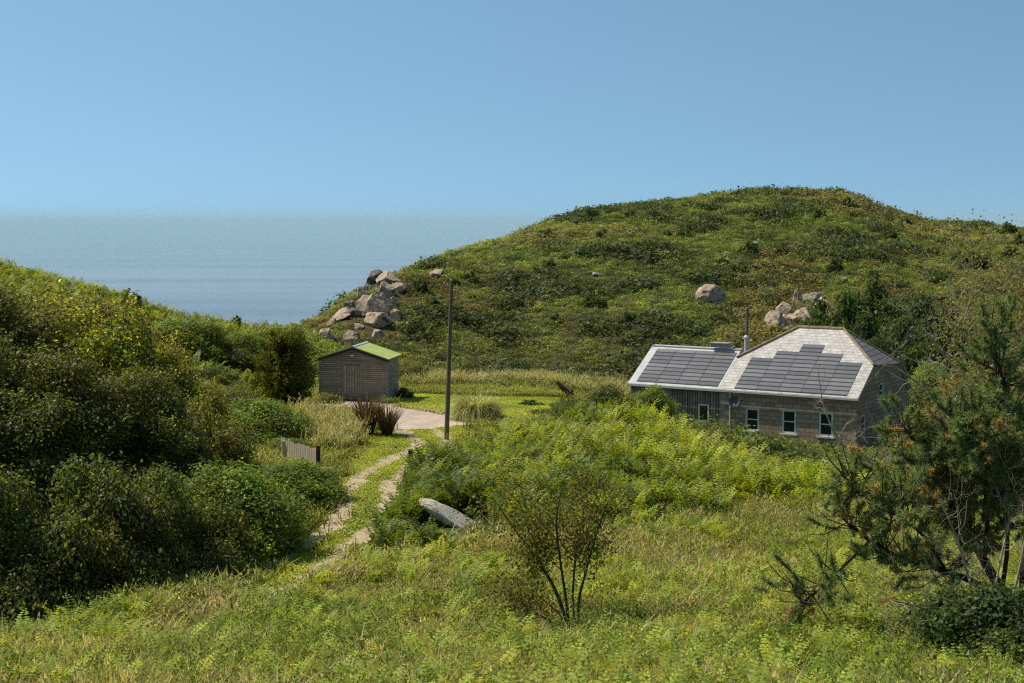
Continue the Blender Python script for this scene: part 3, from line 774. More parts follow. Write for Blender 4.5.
for sg in (-1, 1):
    bg_.slab([(sg * (h_ + o_), -.215, SE - o_ * ssl + .012), (sg * .002, -.215, SE + SA + .012), (sg * .002, -.215, SE + SA - .14), (sg * (h_ + o_), -.215, SE - o_ * ssl - .13)], (0, -1, 0), .025)
bg_.build('bargeboard', plain('dark_board', (.04, .036, .032), .8), sroof)
dr = MB(); dx0, dx1 = -.52, .38
dr.box((dx0, -.045, .08), (dx1, -.003, 2.02)); door = dr.build('door', brick_mat('door_planks', (.34, .27, .2), (.48, .39, .285), (.12, .095, .07), .15, 9, .015, axis='XZ', var=.5), shed)
df = MB(); df.box((dx0 - .11, -.06, .0), (dx0 - .004, -.003, 2.12)); df.box((dx1 + .004, -.06, .0), (dx1 + .11, -.003, 2.12)); df.box((dx0 - .11, -.06, 2.123), (dx1 + .11, -.003, 2.22)); df.build('frame', M['shed_trim'], door)
for z_ in (.35, 1.55):
    dl = MB(); dl.box((dx0 + .06, -.075, z_), (dx1 - .06, -.047, z_ + .12)); dl.build('ledge', M['shed_trim'], door)
dh = MB(); dh.tube([(dx1 - .1, -.05, 1.0), (dx1 - .1, -.10, 1.0), (dx1 - .1, -.10, 1.16), (dx1 - .1, -.05, 1.16)], .014, 6); dh.build('handle', M['flue'], door)
lm = MB(); lm.tube([(-.02, -.0, 2.62), (-.02, -.12, 2.62)], .03, 8); lm.tube([(-.02, -.14, 2.66), (-.02, -.14, 2.56)], [.05, .13], 12); lm.build('lamp', plain('lamp_white', (.75, .75, .72), .4), shed)

# ================================================================== utility pole
pb = spot(446.2, 63.8)
pole = empty('utility_pole', (pb[0], pb[1], pb[2] - .3))
tag(pole, 'tall weathered wooden utility pole standing beside the track', 'pole')
M['pole'] = noise_mat('pole_wood', (.10, .085, .055), (.2, .165, .105), 7, .9, stretch=(2, 2, .15), bump=.5)
top = np.array([.27, 0, 7.55])
pm = MB(); pm.tube([(0, 0, 0), top * .5, top], [.115, .10, .08], 14); shaft = pm.build('shaft', M['pole'], pole, smooth=False)
pc = MB(); pc.tube([top, top + np.array([0, 0, .06])], [.09, .035], 14); pc.build('cap', M['flue'], pole)
for z_ in (6.95, 6.7):
    pk = MB(); pk.tube([np.array([.27 * z_ / 7.55 - .16, 0, z_]), np.array([.27 * z_ / 7.55 + .2, 0, z_])], .018, 6); pk.build('step_iron', M['flue'], pole)

# ================================================================== short fence by the track
fa = hit(279, 463); fb_ = hit(317, 468)
fb_ = spot(317, 54.6); fa = spot(282, 56.0)
fence = empty('wooden_fence', fb_)
tag(fence, 'short run of weathered upright fence boards above the track', 'fence')
dvec = (fa - fb_); flen = np.hypot(dvec[0], dvec[1]); fd = dvec / flen
M['fence'] = noise_mat('fence_wood', (.46, .38, .28), (.68, .58, .44), 6, .9, stretch=(3, 3, .3))
nb_ = int(flen / .125)
fbm_ = MB()
for k in range(nb_):
    b0 = fd * (k * flen / nb_ + .05); h0 = .85 + rng.normal(0, .03) + k * .012
    n2_ = np.array([-fd[1], fd[0], 0])
    a0 = b0 + fd * .105
    fbm_.slab([b0 + (0, 0, h0), a0 + (0, 0, h0 + rng.normal(0, .012)), a0 + (0, 0, -.2), b0 + (0, 0, -.2)], n2_, .022)
fbm_.build('boards', M['fence'], fence)
for k, dd in enumerate((0, .97)):
    p0 = fd * (dd * flen) + np.array([.06, -.02, 0]); ps = MB(); ps.box(tuple(p0 + (-.07, -.07, -.3)), tuple(p0 + (.07, .07, 1.0 if k == 0 else .9))); ps.build('post', M['bark'] if k == 0 else M['fence'], fence)
rl = MB(); n2_ = np.array([-fd[1], fd[0], 0])
for z_ in (.25, .75): rl.slab([fd * 0 + -n2_ * .065 + (0, 0, z_ + .08), fd * flen - n2_ * .065 + (0, 0, z_ + .08), fd * flen - n2_ * .065 + (0, 0, z_), -n2_ * .065 + (0, 0, z_)], n2_, .03)
rl.build('rail', M['fence'], fence)
# marker post at the bend
mp_ = spot(410.5, 57.6); mk = MB(); mk.box((-.09, -.09, -.3), (.09, .09, .40)); mk.slab([(-.09, -.09, .43), (.09, -.09, .43), (.09, .09, .46), (-.09, .09, .46)], (0, 0, 1), .03)
o = mk.build('marker_post', noise_mat('dark_post', (.025, .022, .018), (.06, .05, .04), 5, .9)); o.location = tuple(mp_); tag(o, 'short dark square post at the bend of the track', 'post')
# leaning weathered timber on the lawn edge
dwp = spot(566, 82.5); drift = empty('driftwood', dwp); tag(drift, 'dark reddish slab of driftwood leaning at the back lawn edge', 'driftwood')
M['drift'] = noise_mat('drift_wood', (.05, .025, .016), (.15, .08, .05), 5, .9, stretch=(1, 1, .4), bump=.5)
b = MB(); b.tube([(.55, 0, -.1), (.2, 0, .28), (-.25, .02, .68), (-.52, .03, 1.0)], [.2, .19, .15, .07], 8); b.build('trunk', M['drift'], drift)
b = MB(); b.tube([(.15, 0, .25), (.38, -.1, .5), (.42, -.14, .66)], [.13, .1, .05], 7); b.build('branch', M['drift'], drift)
lg = spot(304, 75.6); b = MB(); b.tube([(-.35, 0, .16), (.0, .02, .17), (.33, 0, .15)], [.17, .18, .16], 10); o = b.build('log', M['bark']); o.location = tuple(lg); o.rotation_euler = (0, 0, .2); tag(o, 'dark cut log lying on the ground left of the shed', 'log')
# ================================================================== boulders
import bmesh
def boulder_mesh(name, size, seed, mat, sub=4, cuts=11, rough=.12):
    g = np.random.default_rng(seed)
    bm = bmesh.new(); bmesh.ops.create_icosphere(bm, subdivisions=sub, radius=1)
    V = np.array([v.co for v in bm.verts])
    for k in range(cuts):
        n = unit(g.normal(size=3)); d = g.uniform(.45, .8) if cuts < 15 else g.uniform(.40, .72)
        s_ = V @ n; V = V - np.outer(np.maximum(s_ - d, 0) * .98, n)
    o1 = g.uniform(0, 50)
    nz = fbm(V[:, 0] * 2.2 + o1 + V[:, 2], V[:, 1] * 2.2 + V[:, 2] * 1.3 + o1, 4) - .5
    V = V / np.abs(V).max(0)
    nz = nz + .35 * (fbm(V[:, 0] * 9 + o1, V[:, 1] * 9 + V[:, 2] * 7, 2) - .5)
    V = V * (1 + nz[:, None] * rough * 2)
    V = V * np.array(size) / 2
    for v, c in zip(bm.verts, V): v.co = c
    me = bpy.data.meshes.new(name); bm.to_mesh(me); bm.free(); me.materials.append(mat)
    for pl in me.polygons: pl.use_smooth = False
    o = bpy.data.objects.new(name, me); COL.objects.link(o)
    return o
ROCKS = []
def rock(px, py, w, h, label, mat='granite', group=None, seed=None, sink=.22, depth=.8, d=None, tilt=0, name='boulder', sub=4, rz=None, cuts=11):
    if group: w *= 1.42; h *= 1.26; sink = .38; cuts = 17
    """a boulder seen w x h pixels large with its middle at px, py, bedded in the slope"""
    p = hit(px, py + h * .33) if d is None else spot(px, d)
    k = pxm(p[1]); W = w / k; H = h / k
    sd_ = seed if seed is not None else int(px * 31 + py * 7) % 9999
    o = boulder_mesh(name, (W * 1.05, W * depth + .2 * H, H * 1.3), sd_, M[mat], sub=sub, cuts=cuts)
    o.location = (p[0], p[1] + W * .15, p[2] + H * (.5 - sink))
    o.rotation_euler = (0, tilt, np.random.default_rng(sd_).uniform(-.5, .5) if rz is None else rz)
    ROCKS.append((p[0], p[1] + W * .15, max(W * .55, .4), p[2], H))
    return tag(o, label, 'boulder' if w > 7 else 'rock', group)
g1 = 'granite crag above the sea at the headland end'
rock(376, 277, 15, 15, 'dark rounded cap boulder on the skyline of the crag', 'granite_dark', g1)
rock(388, 277, 21, 12, 'broad pale slab on top of the crag', 'granite', g1)
rock(398, 288, 12, 10, 'pale boulder on the right shoulder of the crag', 'granite', g1)
rock(386, 291, 14, 16, 'pale upright block in the middle of the crag', 'granite', g1)
rock(376, 303, 18, 30, 'tallest crag face, dark front under a pale top', 'granite', g1, depth=.6)
rock(361, 297, 9, 16, 'narrow pale pillar left of the tall crag face', 'granite', g1)
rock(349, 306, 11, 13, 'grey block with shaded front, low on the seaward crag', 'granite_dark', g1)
rock(341, 316, 20, 9, 'long pale sloping slab below the crag', 'granite', g1, tilt=-.5)
rock(332, 324, 7, 8, 'small pale boulder at the lower seaward tip of the crag', 'granite', g1)
rock(381, 319, 23, 14, 'wide pale ledge boulder at the foot of the crag', 'granite', g1)
rock(396, 316, 10, 10, 'pinkish boulder at the right foot of the crag', 'granite', g1)
rock(352, 336, 12, 11, 'pale leaning boulder just above the shed roof', 'granite', g1, tilt=-.5)
rock(325, 338, 15, 17, 'pointed brown boulder left of the shed roof', 'granite', g1)
rock(359, 327, 8, 6, 'small pale rock between ledge and leaning boulder', 'granite', g1)
rock(376, 335, 10, 8, 'weathered rock in scrub right of the leaning boulder', 'granite', g1, tilt=-.4)
rock(315, 333, 4, 4, 'tiny white rock on the slope left of the pointed boulder', 'granite_pale', g1)
rock(336, 340, 7, 6, 'small grey rock touching the pointed brown boulder', 'granite_dark', g1)
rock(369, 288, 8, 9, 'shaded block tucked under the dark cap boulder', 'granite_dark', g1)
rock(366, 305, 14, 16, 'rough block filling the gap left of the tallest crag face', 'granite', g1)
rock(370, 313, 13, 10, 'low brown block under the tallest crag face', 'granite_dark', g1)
rock(391, 303, 11, 12, 'rough brown block right of the tallest crag face', 'granite', g1)
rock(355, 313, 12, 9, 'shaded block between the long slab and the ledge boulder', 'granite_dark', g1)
rock(436, 272, 15, 10, 'pale outcrop on the slope left of the pole top', 'granite', sink=.42)
rock(459.6, 250.5, 10, 4, 'flat pale rock near the skyline above the pole', 'granite_pale')
rock(597, 276, 11, 5, 'flat pale rock in the middle of the hillside', 'granite_pale')
rock(530, 235, 8, 4, 'dark rock just under the rising skyline', 'granite_dark')
g2 = 'tumbled boulders on the hill behind the house roof'
rock(711, 296, 28, 19, 'large lone rounded pale boulder left of the roof outcrop', 'granite', cuts=3, seed=3, rz=0)
rock(777, 321, 20, 23, 'tall brown boulder at the left end of the roof outcrop', 'granite', g2)
rock(785, 305, 17, 14, 'rounded boulder perched above the tall brown one', 'granite', g2)
rock(797.5, 299, 10, 21, 'thin upright pale stone at the top of the outcrop', 'granite', g2)
rock(816, 299, 18, 9, 'flat pale capstone at the top right of the outcrop', 'granite_pale', g2)
rock(823, 306, 14, 13, 'pale block below the flat capstone', 'granite', g2)
rock(805, 317, 20, 16, 'broad boulder in the middle right of the outcrop', 'granite', g2)
rock(790, 322, 17, 13, 'low boulder at the centre foot of the outcrop', 'granite', g2)
rock(797, 311, 9, 9, 'small shaded stone wedged in the centre of the outcrop', 'granite_dark', g2)
rock(845, 280, 8, 6, 'single square pale rock to the right above the outcrop', 'granite_pale')
rock(769.5, 283, 7, 6, 'small pale rock uphill of the roof outcrop', 'granite_pale')
rock(756, 245, 9, 6, 'small rounded pale rock high on the hill', 'granite_pale')
rock(743, 277, 6, 4, 'tiny rock halfway between lone boulder and outcrop', 'granite_pale')
rock(715, 278, 6, 5, 'tiny pale rock just above the large lone boulder', 'granite_pale')
rock(777, 276, 7, 5, 'tiny pale rock above the uphill small rock', 'granite_pale')
rock(804.6, 235, 10, 3, 'flat grey rock high on the hill under the summit', 'granite_pale')
rock(478, 380, 22, 11, 'pale boulder among shrubs behind the lawn', 'granite_pale', d=89.5, depth=.7, sink=-.05)
rock(437, 386, 9, 6, 'grey rock in the shrubs behind the lawn near the pole', 'granite', d=90)
# the long granite slab by the track
sp_ = spot(457, 44.2)
o = boulder_mesh('boulder', (2.75, .8, .55), 14, M['slab'], sub=4, cuts=4, rough=.07)
o.location = (sp_[0], sp_[1], sp_[2] + .12); o.rotation_euler = (R(9), R(29), -.1)
tag(o, 'long tilted slab of pale granite lying in the bracken beside the track', 'boulder')
ROCKS.append((sp_[0] + .1, sp_[1] - .6, 2.1, sp_[2], .8))
for px, py, w, h, lab in ((347, 466, 7, 6, 'dark rock on the grass verge above the left rut'), (340, 473, 6, 5, 'pale grey rock nearest the track on the left verge'),
    (326, 472, 9, 6, 'pale stone at the foot of the fence end'), (366, 452, 5, 4, 'brown stone under the dry grass by the flax'), (358, 458, 4, 3, 'tiny stone on the verge between two larger stones'),
    (394, 449, 6, 4, 'dark stone on the grass beside the track bend'), (405, 438, 5, 4, 'small dark stone at the top of the track near the flax')):
    rock(px, py, w, h, lab, 'granite_dark' if 'dark' in lab or 'brown' in lab else 'granite_pale', sub=2, sink=.1, name='rock')
rock(314.5, 404.5, 8, 5, 'pale flat stone between log and shed', 'granite_pale', sub=2, sink=.1, name='rock')
# edging stones between drive and lawn
es0, es1 = [(404, 409.3), (431, 413.6), (452, 416.4)], 22
P_ = np.array(es0, float); tt = np.linspace(0, 2, es1)
for i, t_ in enumerate(tt):
    px = np.interp(t_, [0, 1, 2], P_[:, 0]); py = np.interp(t_, [0, 1, 2], P_[:, 1])
    q_ = hit(px, py); o = boulder_mesh('edging_stone', (.21 + .08 * rng.random(), .2, .2 + .06 * rng.random()), 100 + i, M['granite'], sub=2)
    o.location = (q_[0], q_[1], q_[2] + .08); o.rotation_euler = (0, 0, rng.uniform(0, 3)); tag(o, 'small edging stone between gravel drive and back lawn', 'stone', 'edging stones along the lawn')
# ================================================================== ground vegetation that nobody could count
def clump_t(g, n, leaf, squash=.75, rag=.16):
    N = unit(g.normal(size=(n, 3)) + np.array([0, 0, .45])); N[:, 2] = np.abs(N[:, 2])
    lob = 1 + .28 * np.sin(N[:, 0] * 4 + g.uniform(0, 6)) * np.sin(N[:, 1] * 4 + g.uniform(0, 6)) + g.normal(0, rag, n)
    C = N * lob[:, None] * np.array([1, 1, squash])
    nn = unit(N + g.normal(0, .5, (n, 3)))
    ln = leaf * g.uniform(.6, 1.5, n)
    V, F = leaf_quads(C, nn, ln, ln * g.uniform(.5, .8, n), g)
    c = np.ones((n, 3)) * g.uniform(.65, 1.4, (n, 1)) * (1 + g.normal(0, .06, (n, 3))) * (.75 + .4 * np.clip(C[:, 2:3], 0, 1))  # darker towards the bottom: shade between clumps put into the colour
    return V, F, c
def frond(g, L_, bend, az, npair=11, wid=.30):
    """one bracken frond: a curved stalk with tapering leaflets both sides"""
    s = np.linspace(.22, 1, npair)
    h = L_ * np.sin(s * bend) / bend * 1.0; o = L_ * (1 - np.cos(s * bend)) / bend
    ca, sa = math.cos(az), math.sin(az)
    P = np.stack([o * ca, o * sa, h], 1)
    T = np.gradient(P, axis=0); T = unit(T); S = np.array([-sa, ca, 0.]); N = np.cross(T, S)
    Q = []
    for i in range(npair):
        w = L_ * wid * (1 - s[i]) ** .8 + .03; l = L_ * .42 / npair
        for sg in (-1, 1):
            tip = P[i] + sg * S * w + T[i] * w * .35 - np.array([0, 0, .18 * w]) + g.normal(0, .015, 3)
            mid = (P[i] + tip) / 2
            Q.append([P[i], mid - T[i] * l * .75, tip, mid + T[i] * l * .75])
    return np.array(Q)
def bracken_t(g, k=5):
    Q = []; C = []
    for i in range(k):
        q = frond(g, g.uniform(.8, 1.25), g.uniform(.9, 1.5), g.uniform(0, 6.28)); Q.append(q)
        b = g.uniform(.75, 1.25); C.append(np.repeat((.42 + .75 * np.clip(q[:, :, 2].mean(1) / .75, 0, 1))[:, None], 3, 1) * b * np.array([g.uniform(.85, 1.2), 1, g.uniform(.7, 1.1)]))  # lower leaflets darkened: shade between the fronds put into the colour
    Q = np.concatenate(Q); n = len(Q)
    return Q.reshape(-1, 3), np.arange(4 * n).reshape(n, 4), np.concatenate(C)
def tuft_t(g, k=14, h=.7, w=.022, lean=.45, spread=.18, head=.3, straw=.25):
    V = []; C = []
    for i in range(k):
        b = np.array([g.normal(0, spread), g.normal(0, spread), 0]); a = g.uniform(0, 6.28); l = h * g.uniform(.55, 1.2)
        d = np.array([math.cos(a), math.sin(a), 0]); s = np.array([-d[1], d[0], 0]) * w * g.uniform(.7, 1.3)
        ln = lean * g.uniform(.2, 1.3) * l
        p1 = b + d * ln * .25 + (0, 0, l * .6); p2 = b + d * ln + (0, 0, l * (.97 - .2 * lean))
        col = np.array([1, 1, 1.]) * g.uniform(.7, 1.25)
        if g.random() < straw: col = np.array([1.45, 1.3, 2.1]) * g.uniform(.8, 1.2)
        V.append([b - s, b + s, p1 + s * .8, p1 - s * .8]); C.append(col * .55)  # blade foot darkened, tip below lightened: shade low in the grass painted in
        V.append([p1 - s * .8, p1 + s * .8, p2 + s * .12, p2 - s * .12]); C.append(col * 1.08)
        if g.random() < head:
            q = p2 + d * .05 + (0, 0, .02); hs = np.array([-d[1], d[0], 0]) * .010
            V.append([p2 - hs * .4, p2 + hs, q + (0, 0, .10) + hs * .3, q - hs]); C.append(np.array([1.7, 1.5, 2.6]) * g.uniform(.8, 1.2))
    V = np.array(V); n = len(V)
    return V.reshape(-1, 3), np.arange(4 * n).reshape(n, 4), np.array(C)
g = np.random.default_rng(11)
CL = [clump_t(g, 105, .27, rag=.2) for _ in range(7)]
CLF = [clump_t(g, 150, .20) for _ in range(6)]
BR = [bracken_t(g) for _ in range(8)]
TU = [tuft_t(g, 16, .7, .016, .6, .2, .3, .22) for _ in range(10)]
DRY = [tuft_t(g, 22, .95, .018, .5, .27, .6, .6) for _ in range(6)]
SH = [tuft_t(g, 12, .085, .012, .6, .12, 0, .12) for _ in range(5)]

def grid_pts(x0, x1, y0, y1, sp, g):
    X, Y = np.meshgrid(np.arange(x0, x1, sp), np.arange(y0, y1, sp))
    x = X.ravel() + g.uniform(-.5, .5, X.size) * sp; y = Y.ravel() + g.uniform(-.5, .5, X.size) * sp
    return x, y
def off_rocks(x, y, k=.8):
    ok = np.ones(len(x), bool)
    for rx, ry, rr, _, _ in ROCKS:
        ok &= (x - rx) ** 2 + ((y - ry) * .6 + .25 * rr) ** 2 > (rr * k) ** 2
    return ok
ha, hb = np.array([math.cos(HTH), -math.sin(HTH)]), np.array([math.sin(HTH), math.cos(HTH)])
def off_house(x, y, m=.5):
    dx, dy = x - HX, y - HY
    u = dx * ha[0] + dy * ha[1]; v = dx * hb[0] + dy * hb[1]
    h1 = (u > -HL_ - WL - m) & (u < m) & (v > -m) & (v < HW_ + m)
    a9 = R(9); dx, dy = x - S0[0], y - S0[1]
    u = dx * math.cos(a9) - dy * math.sin(a9); v = dx * math.sin(a9) + dy * math.cos(a9)
    h2 = (abs(u) < SW / 2 + .25) & (v > -.35) & (v < SD_ + .3)
    return ~(h1 | h2)
BRACK = [(404,468),(425,463),(470,452),(545,434),(600,426),(645,428),(700,458),(745,476),(800,490),(870,503),(905,506),(850,512),(780,512),(700,524),(620,532),(560,528),(500,540),(430,562),(385,560),(368,548),(388,528),(403,505),(398,486)]
FRONT = [(-400,668),(0,652),(60,634),(130,613),(200,600),(200,606),(255,602),(300,594),(345,580),(385,565),(430,558),(500,540),(560,526),(620,530),(700,522),(780,510),(850,510),(905,498),(1000,495),(1200,500),(1700,520),(1700,2000),(-400,2000)]
SHADE = [(-400,668),(0,652),(130,613),(250,606),(300,596),(250,560),(100,590),(-400,640)]

def hillcol(x, y, bright=1.0):
    n1 = fbm(x / 16 + 3, y / 22, 4); n2 = fbm(x / 4.5 + 70, y / 5, 3); n3 = fbm(x / 30 + 9, y / 30 + 4, 3)
    n = len(x)
    mid = np.array([.118, .135, .04]); dark = np.array([.068, .083, .032]); bright_ = np.array([.165, .195, .046]); heath = np.array([.20, .135, .062]); straw = np.array([.28, .22, .09])
    c = np.repeat(mid[None], n, 0)
    w = sstep(.5, .62, n1)[:, None]; c = c * (1 - w * .55) + heath * w * .55
    w = sstep(.52, .64, 1 - n2)[:, None]; c = c * (1 - w) + bright_ * w
    w = sstep(.54, .64, n2)[:, None]; c = c * (1 - w) + dark * w
    w = (sstep(.58, .68, n3) * .35)[:, None]; c = c * (1 - w) + straw * w
    return c * .98 * bright * rng.uniform(.7, 1.35, (n, 1)) * (1 + rng.normal(0, .06, (n, 3)))

# --- scrub over the hill
x, y = grid_pts(-75, 120, 96, 258, .88, g)
c = colof(x, y); rd = np.interp(c, RD[:, 0], RD[:, 1]); rf = np.interp(c, RF[:, 0], RF[:, 1])
k = (c > 235) & (c < 1110) & (y > rf - 4) & (y < rd + 5) & off_rocks(x, y)
x, y = x[k], y[k]; z = G(x, y)
dn = fbm(x / 4.5 + 70, y / 5, 3)
r_ = (.34 + .42 * g.random(len(x)) ** 1.5 + 1.0 * sstep(.50, .66, dn) * g.random(len(x)))
top = np.interp(colof(x, y), [250, 400, 700, 820, 1024], [.8, .85, .8, 1., .8])
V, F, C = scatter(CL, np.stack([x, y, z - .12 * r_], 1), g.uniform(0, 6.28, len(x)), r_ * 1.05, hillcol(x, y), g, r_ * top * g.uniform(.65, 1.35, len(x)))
o = mesh_np('hill_scrub', V, F, M['leaf'], C); tag(o, 'low gorse, heather and bracken covering the rounded hill', 'scrub', kind='stuff')

# --- left slope: bracken and scrub
x, y = grid_pts(-62, 2, 40, 112, .78, g)
c = colof(x, y); ld = np.interp(c, LD[:, 0], LD[:, 1]); lf = np.interp(c, LF[:, 0], LF[:, 1])
k = (c > -260) & (c < 345) & (y > lf - 3) & (y < ld + 5) & off_rocks(x, y) & off_house(x, y, 1) & ~on_drive(x, y) & ~inpoly(x, y, VEw)
x, y = x[k], y[k]; z = G(x, y)
n1 = fbm(x / 7 + 20, y / 7, 3)[:, None]
tint = np.array([.165, .185, .036]) * sstep(.7, .3, n1) + np.array([.11, .14, .028]) * sstep(.3, .7, n1)
tint = tint * g.uniform(.7, 1.35, (len(x), 1))
r_ = g.uniform(.45, .95, len(x))
V, F, C = scatter(CLF, np.stack([x, y, z - .05], 1), g.uniform(0, 6.28, len(x)), r_ * 1.05, tint, g, r_ * g.uniform(.7, 1.1, len(x)))
x2, y2 = grid_pts(-60, 0, 45, 108, .8, g); c = colof(x2, y2); ld = np.interp(c, LD[:, 0], LD[:, 1]); lf = np.interp(c, LF[:, 0], LF[:, 1])
k = (c > -200) & (c < 300) & (y2 > lf) & (y2 < ld + 2); x2, y2 = x2[k], y2[k]
P2 = scatter(BR, np.stack([x2, y2, G(x2, y2) + .08], 1), g.uniform(0, 6.28, len(x2)), g.uniform(.8, 1.2, len(x2)), np.array([.155, .18, .036]) * g.uniform(.6, 1.3, (len(x2), 1)), g)
V, F, C = merge([(V, F, C), P2])
o = mesh_np('bank_scrub', V, F, M['bracken'], C); tag(o, 'olive green bracken and scrub on the left bank above the sea', 'scrub', kind='stuff')

# --- rough ground behind the lawn, in the dip and right of the house
x, y = grid_pts(-16, 75, 44, 124, .85, g)
c, py = proj(x, y, G(x, y))
lf = np.interp(c, LF[:, 0], LF[:, 1]); rf = np.interp(c, RF[:, 0], RF[:, 1])
k = (c > 330) & (c < 1150) & (y < rf) & off_house(x, y, .7) & off_rocks(x, y, 1) & ~inpoly(c, py, FRONT) & ~inpoly(c, py, BRACK) & ~on_lawn(x, y) & ~on_drive(x, y) & ~inpoly(x, y, VEw) & ((y > 85.5) | (c > 575)) & ~((c < 650) & (y < 66))
x, y = x[k], y[k]; z = G(x, y)
n1 = fbm(x / 5 + 11, y / 5, 3)
tint = np.where((n1 > .5)[:, None], np.array([.10, .12, .03]), np.array([.17, .185, .04])) * g.uniform(.65, 1.35, (len(x), 1))
r_ = g.uniform(.35, .75, len(x)) * (1 + .5 * sstep(.5, .65, n1))
lowf = np.where((colof(x, y) < 640), .8, 1.0)
V, F, C = scatter(CLF, np.stack([x, y, z - .08], 1), g.uniform(0, 6.28, len(x)), r_ * 1.1, tint, g, r_ * g.uniform(.7, 1.2, len(x)) * lowf)
o = mesh_np('rough_scrub', V, F, M['leaf'], C); tag(o, 'mixed green scrub in the dip behind lawn and house', 'scrub', kind='stuff')

# --- tall pale grass behind the lawn and beside the drive
x, y = grid_pts(-14, 14, 52, 97, .42, g)
c, py = proj(x, y, G(x, y))
DRYP = [(318,421),(345,418),(362,428),(358,445),(345,455),(325,455),(312,452),(300,440),(296,425),(302,412)]
k = ((y > 86) & (y < 95) & (c > 400) & (c < 660) & (fbm(x / 2.5, y / 2.5 + 30, 3) > .50)) | inpoly(c, py, DRYP)
k &= off_house(x, y) & ~on_drive(x, y)
x, y = x[k], y[k]; c = colof(x, y)
sv_ = np.where(c < 380, g.uniform(.75, 1.15, len(x)), g.uniform(.7, 1.15, len(x)))
V, F, C = scatter(DRY, np.stack([x, y, G(x, y)], 1), g.uniform(0, 6.28, len(x)), np.ones(len(x)) * 1.2, np.array([.17, .18, .06]) * g.uniform(.75, 1.25, (len(x), 1)), g, sv_)
o = mesh_np('tall_dry_grass', V, F, M['grass'], C); tag(o, 'straw coloured tall grass behind the lawn and by the drive', 'grass', kind='stuff')

# --- short grass on verge, lawn and between the ruts
x, y = grid_pts(-16, 8, 36, 90, .16, g)
k = (on_lawn(x, y) | (on_verge(x, y) & ~on_track(x, y, -.04))) & ~(on_drive(x, y) & ~on_lawn(x, y)) & off_house(x, y, .1)
x, y = x[k], y[k]
big = np.where(g.random(len(x)) < .07, g.uniform(1.1, 1.9, len(x)), g.uniform(.6, 1.1, len(x)))
lw = fbm(x / 2.2, y / 2.2, 3)[:, None]
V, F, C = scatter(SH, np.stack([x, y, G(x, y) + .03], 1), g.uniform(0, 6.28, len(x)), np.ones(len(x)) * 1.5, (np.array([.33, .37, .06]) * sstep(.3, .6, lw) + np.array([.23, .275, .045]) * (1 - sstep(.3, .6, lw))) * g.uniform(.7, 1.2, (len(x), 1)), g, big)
o = mesh_np('short_grass', V, F, M['grass'], C); tag(o, 'short bright grass of the lawn and track verge', 'grass', kind='stuff')

# --- the bracken field
x, y = grid_pts(-8, 24, 38, 72, .36, g)
c, py = proj(x, y, G(x, y))
k = inpoly(c + (fbm(x, y) - .5) * 20, py + (fbm(x + 9, y) - .5) * 12, BRACK) & off_house(x, y, .3) & off_rocks(x, y, .75) & ~on_track(x, y, .35)
k &= ~((c > 405) & (c < 470) & (py < 468)) & (fbm(x / 3.5 + 6, y / 3.5, 3) > .30)
x, y = x[k], y[k]; c, py = proj(x, y, G(x, y))
n1 = fbm(x / 3.2 + 2, y / 3.2, 3)[:, None]
ye = sstep(560, 720, c)[:, None]
ca = np.array([.17, .20, .032]) * (1 - ye) + np.array([.235, .26, .036]) * ye
cb_ = np.array([.085, .115, .024]) * (1 - ye) + np.array([.15, .18, .028]) * ye
tint = (ca * sstep(.7, .4, n1) + cb_ * sstep(.4, .7, n1)) * g.uniform(.6, 1.35, (len(x), 1))
hz = .05 + 1.35 * fbm(x / 1.6 + 40, y / 1.6, 3) + .3 * fbm(x / 5, y / 5 + 7, 2) + .25 * sstep(500, 620, c) * sstep(520, 470, py)
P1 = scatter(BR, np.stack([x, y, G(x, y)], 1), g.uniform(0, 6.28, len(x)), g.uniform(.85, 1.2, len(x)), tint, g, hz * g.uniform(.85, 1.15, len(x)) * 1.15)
# leafy understorey so the stand is dense
P2 = scatter(CLF, np.stack([x, y, G(x, y) - .05], 1)[::3], g.uniform(0, 6.28, len(x[::3])), g.uniform(.35, .55, len(x[::3])), tint[::3] * .7, g, hz[::3] * .75)
V, F, C = merge([P1, P2])
o = mesh_np('bracken', V, F, M['bracken'], C); tag(o, 'dense bright green bracken between the track and the house', 'bracken', kind='stuff')

# --- rough grass on every bare spot of the middle distance
x, y = grid_pts(-26, 26, 34, 100, .30, g)
c, py = proj(x, y, G(x, y))
k = (c > -60) & (c < 720) & off_house(x, y, .2) & ~on_lawn(x, y) & ~on_drive(x, y) & ~on_track(x, y, .1) & ~on_verge(x, y) & ~inpoly(c, py, BRACK) & ~(inpoly(c, py, FRONT) & ~inpoly(c, py, SHADE)) & off_rocks(x, y, .7)
k &= ~((c < 260) & (y > 62))
x, y = x[k], y[k]
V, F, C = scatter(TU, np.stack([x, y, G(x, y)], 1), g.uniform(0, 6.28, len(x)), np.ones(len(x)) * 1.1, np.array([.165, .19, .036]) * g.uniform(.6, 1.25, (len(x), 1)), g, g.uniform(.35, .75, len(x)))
o = mesh_np('rough_grass', V, F, M['grass'], C); tag(o, 'rough green grass at the foot of the bushes and round the lawn', 'grass', kind='stuff')

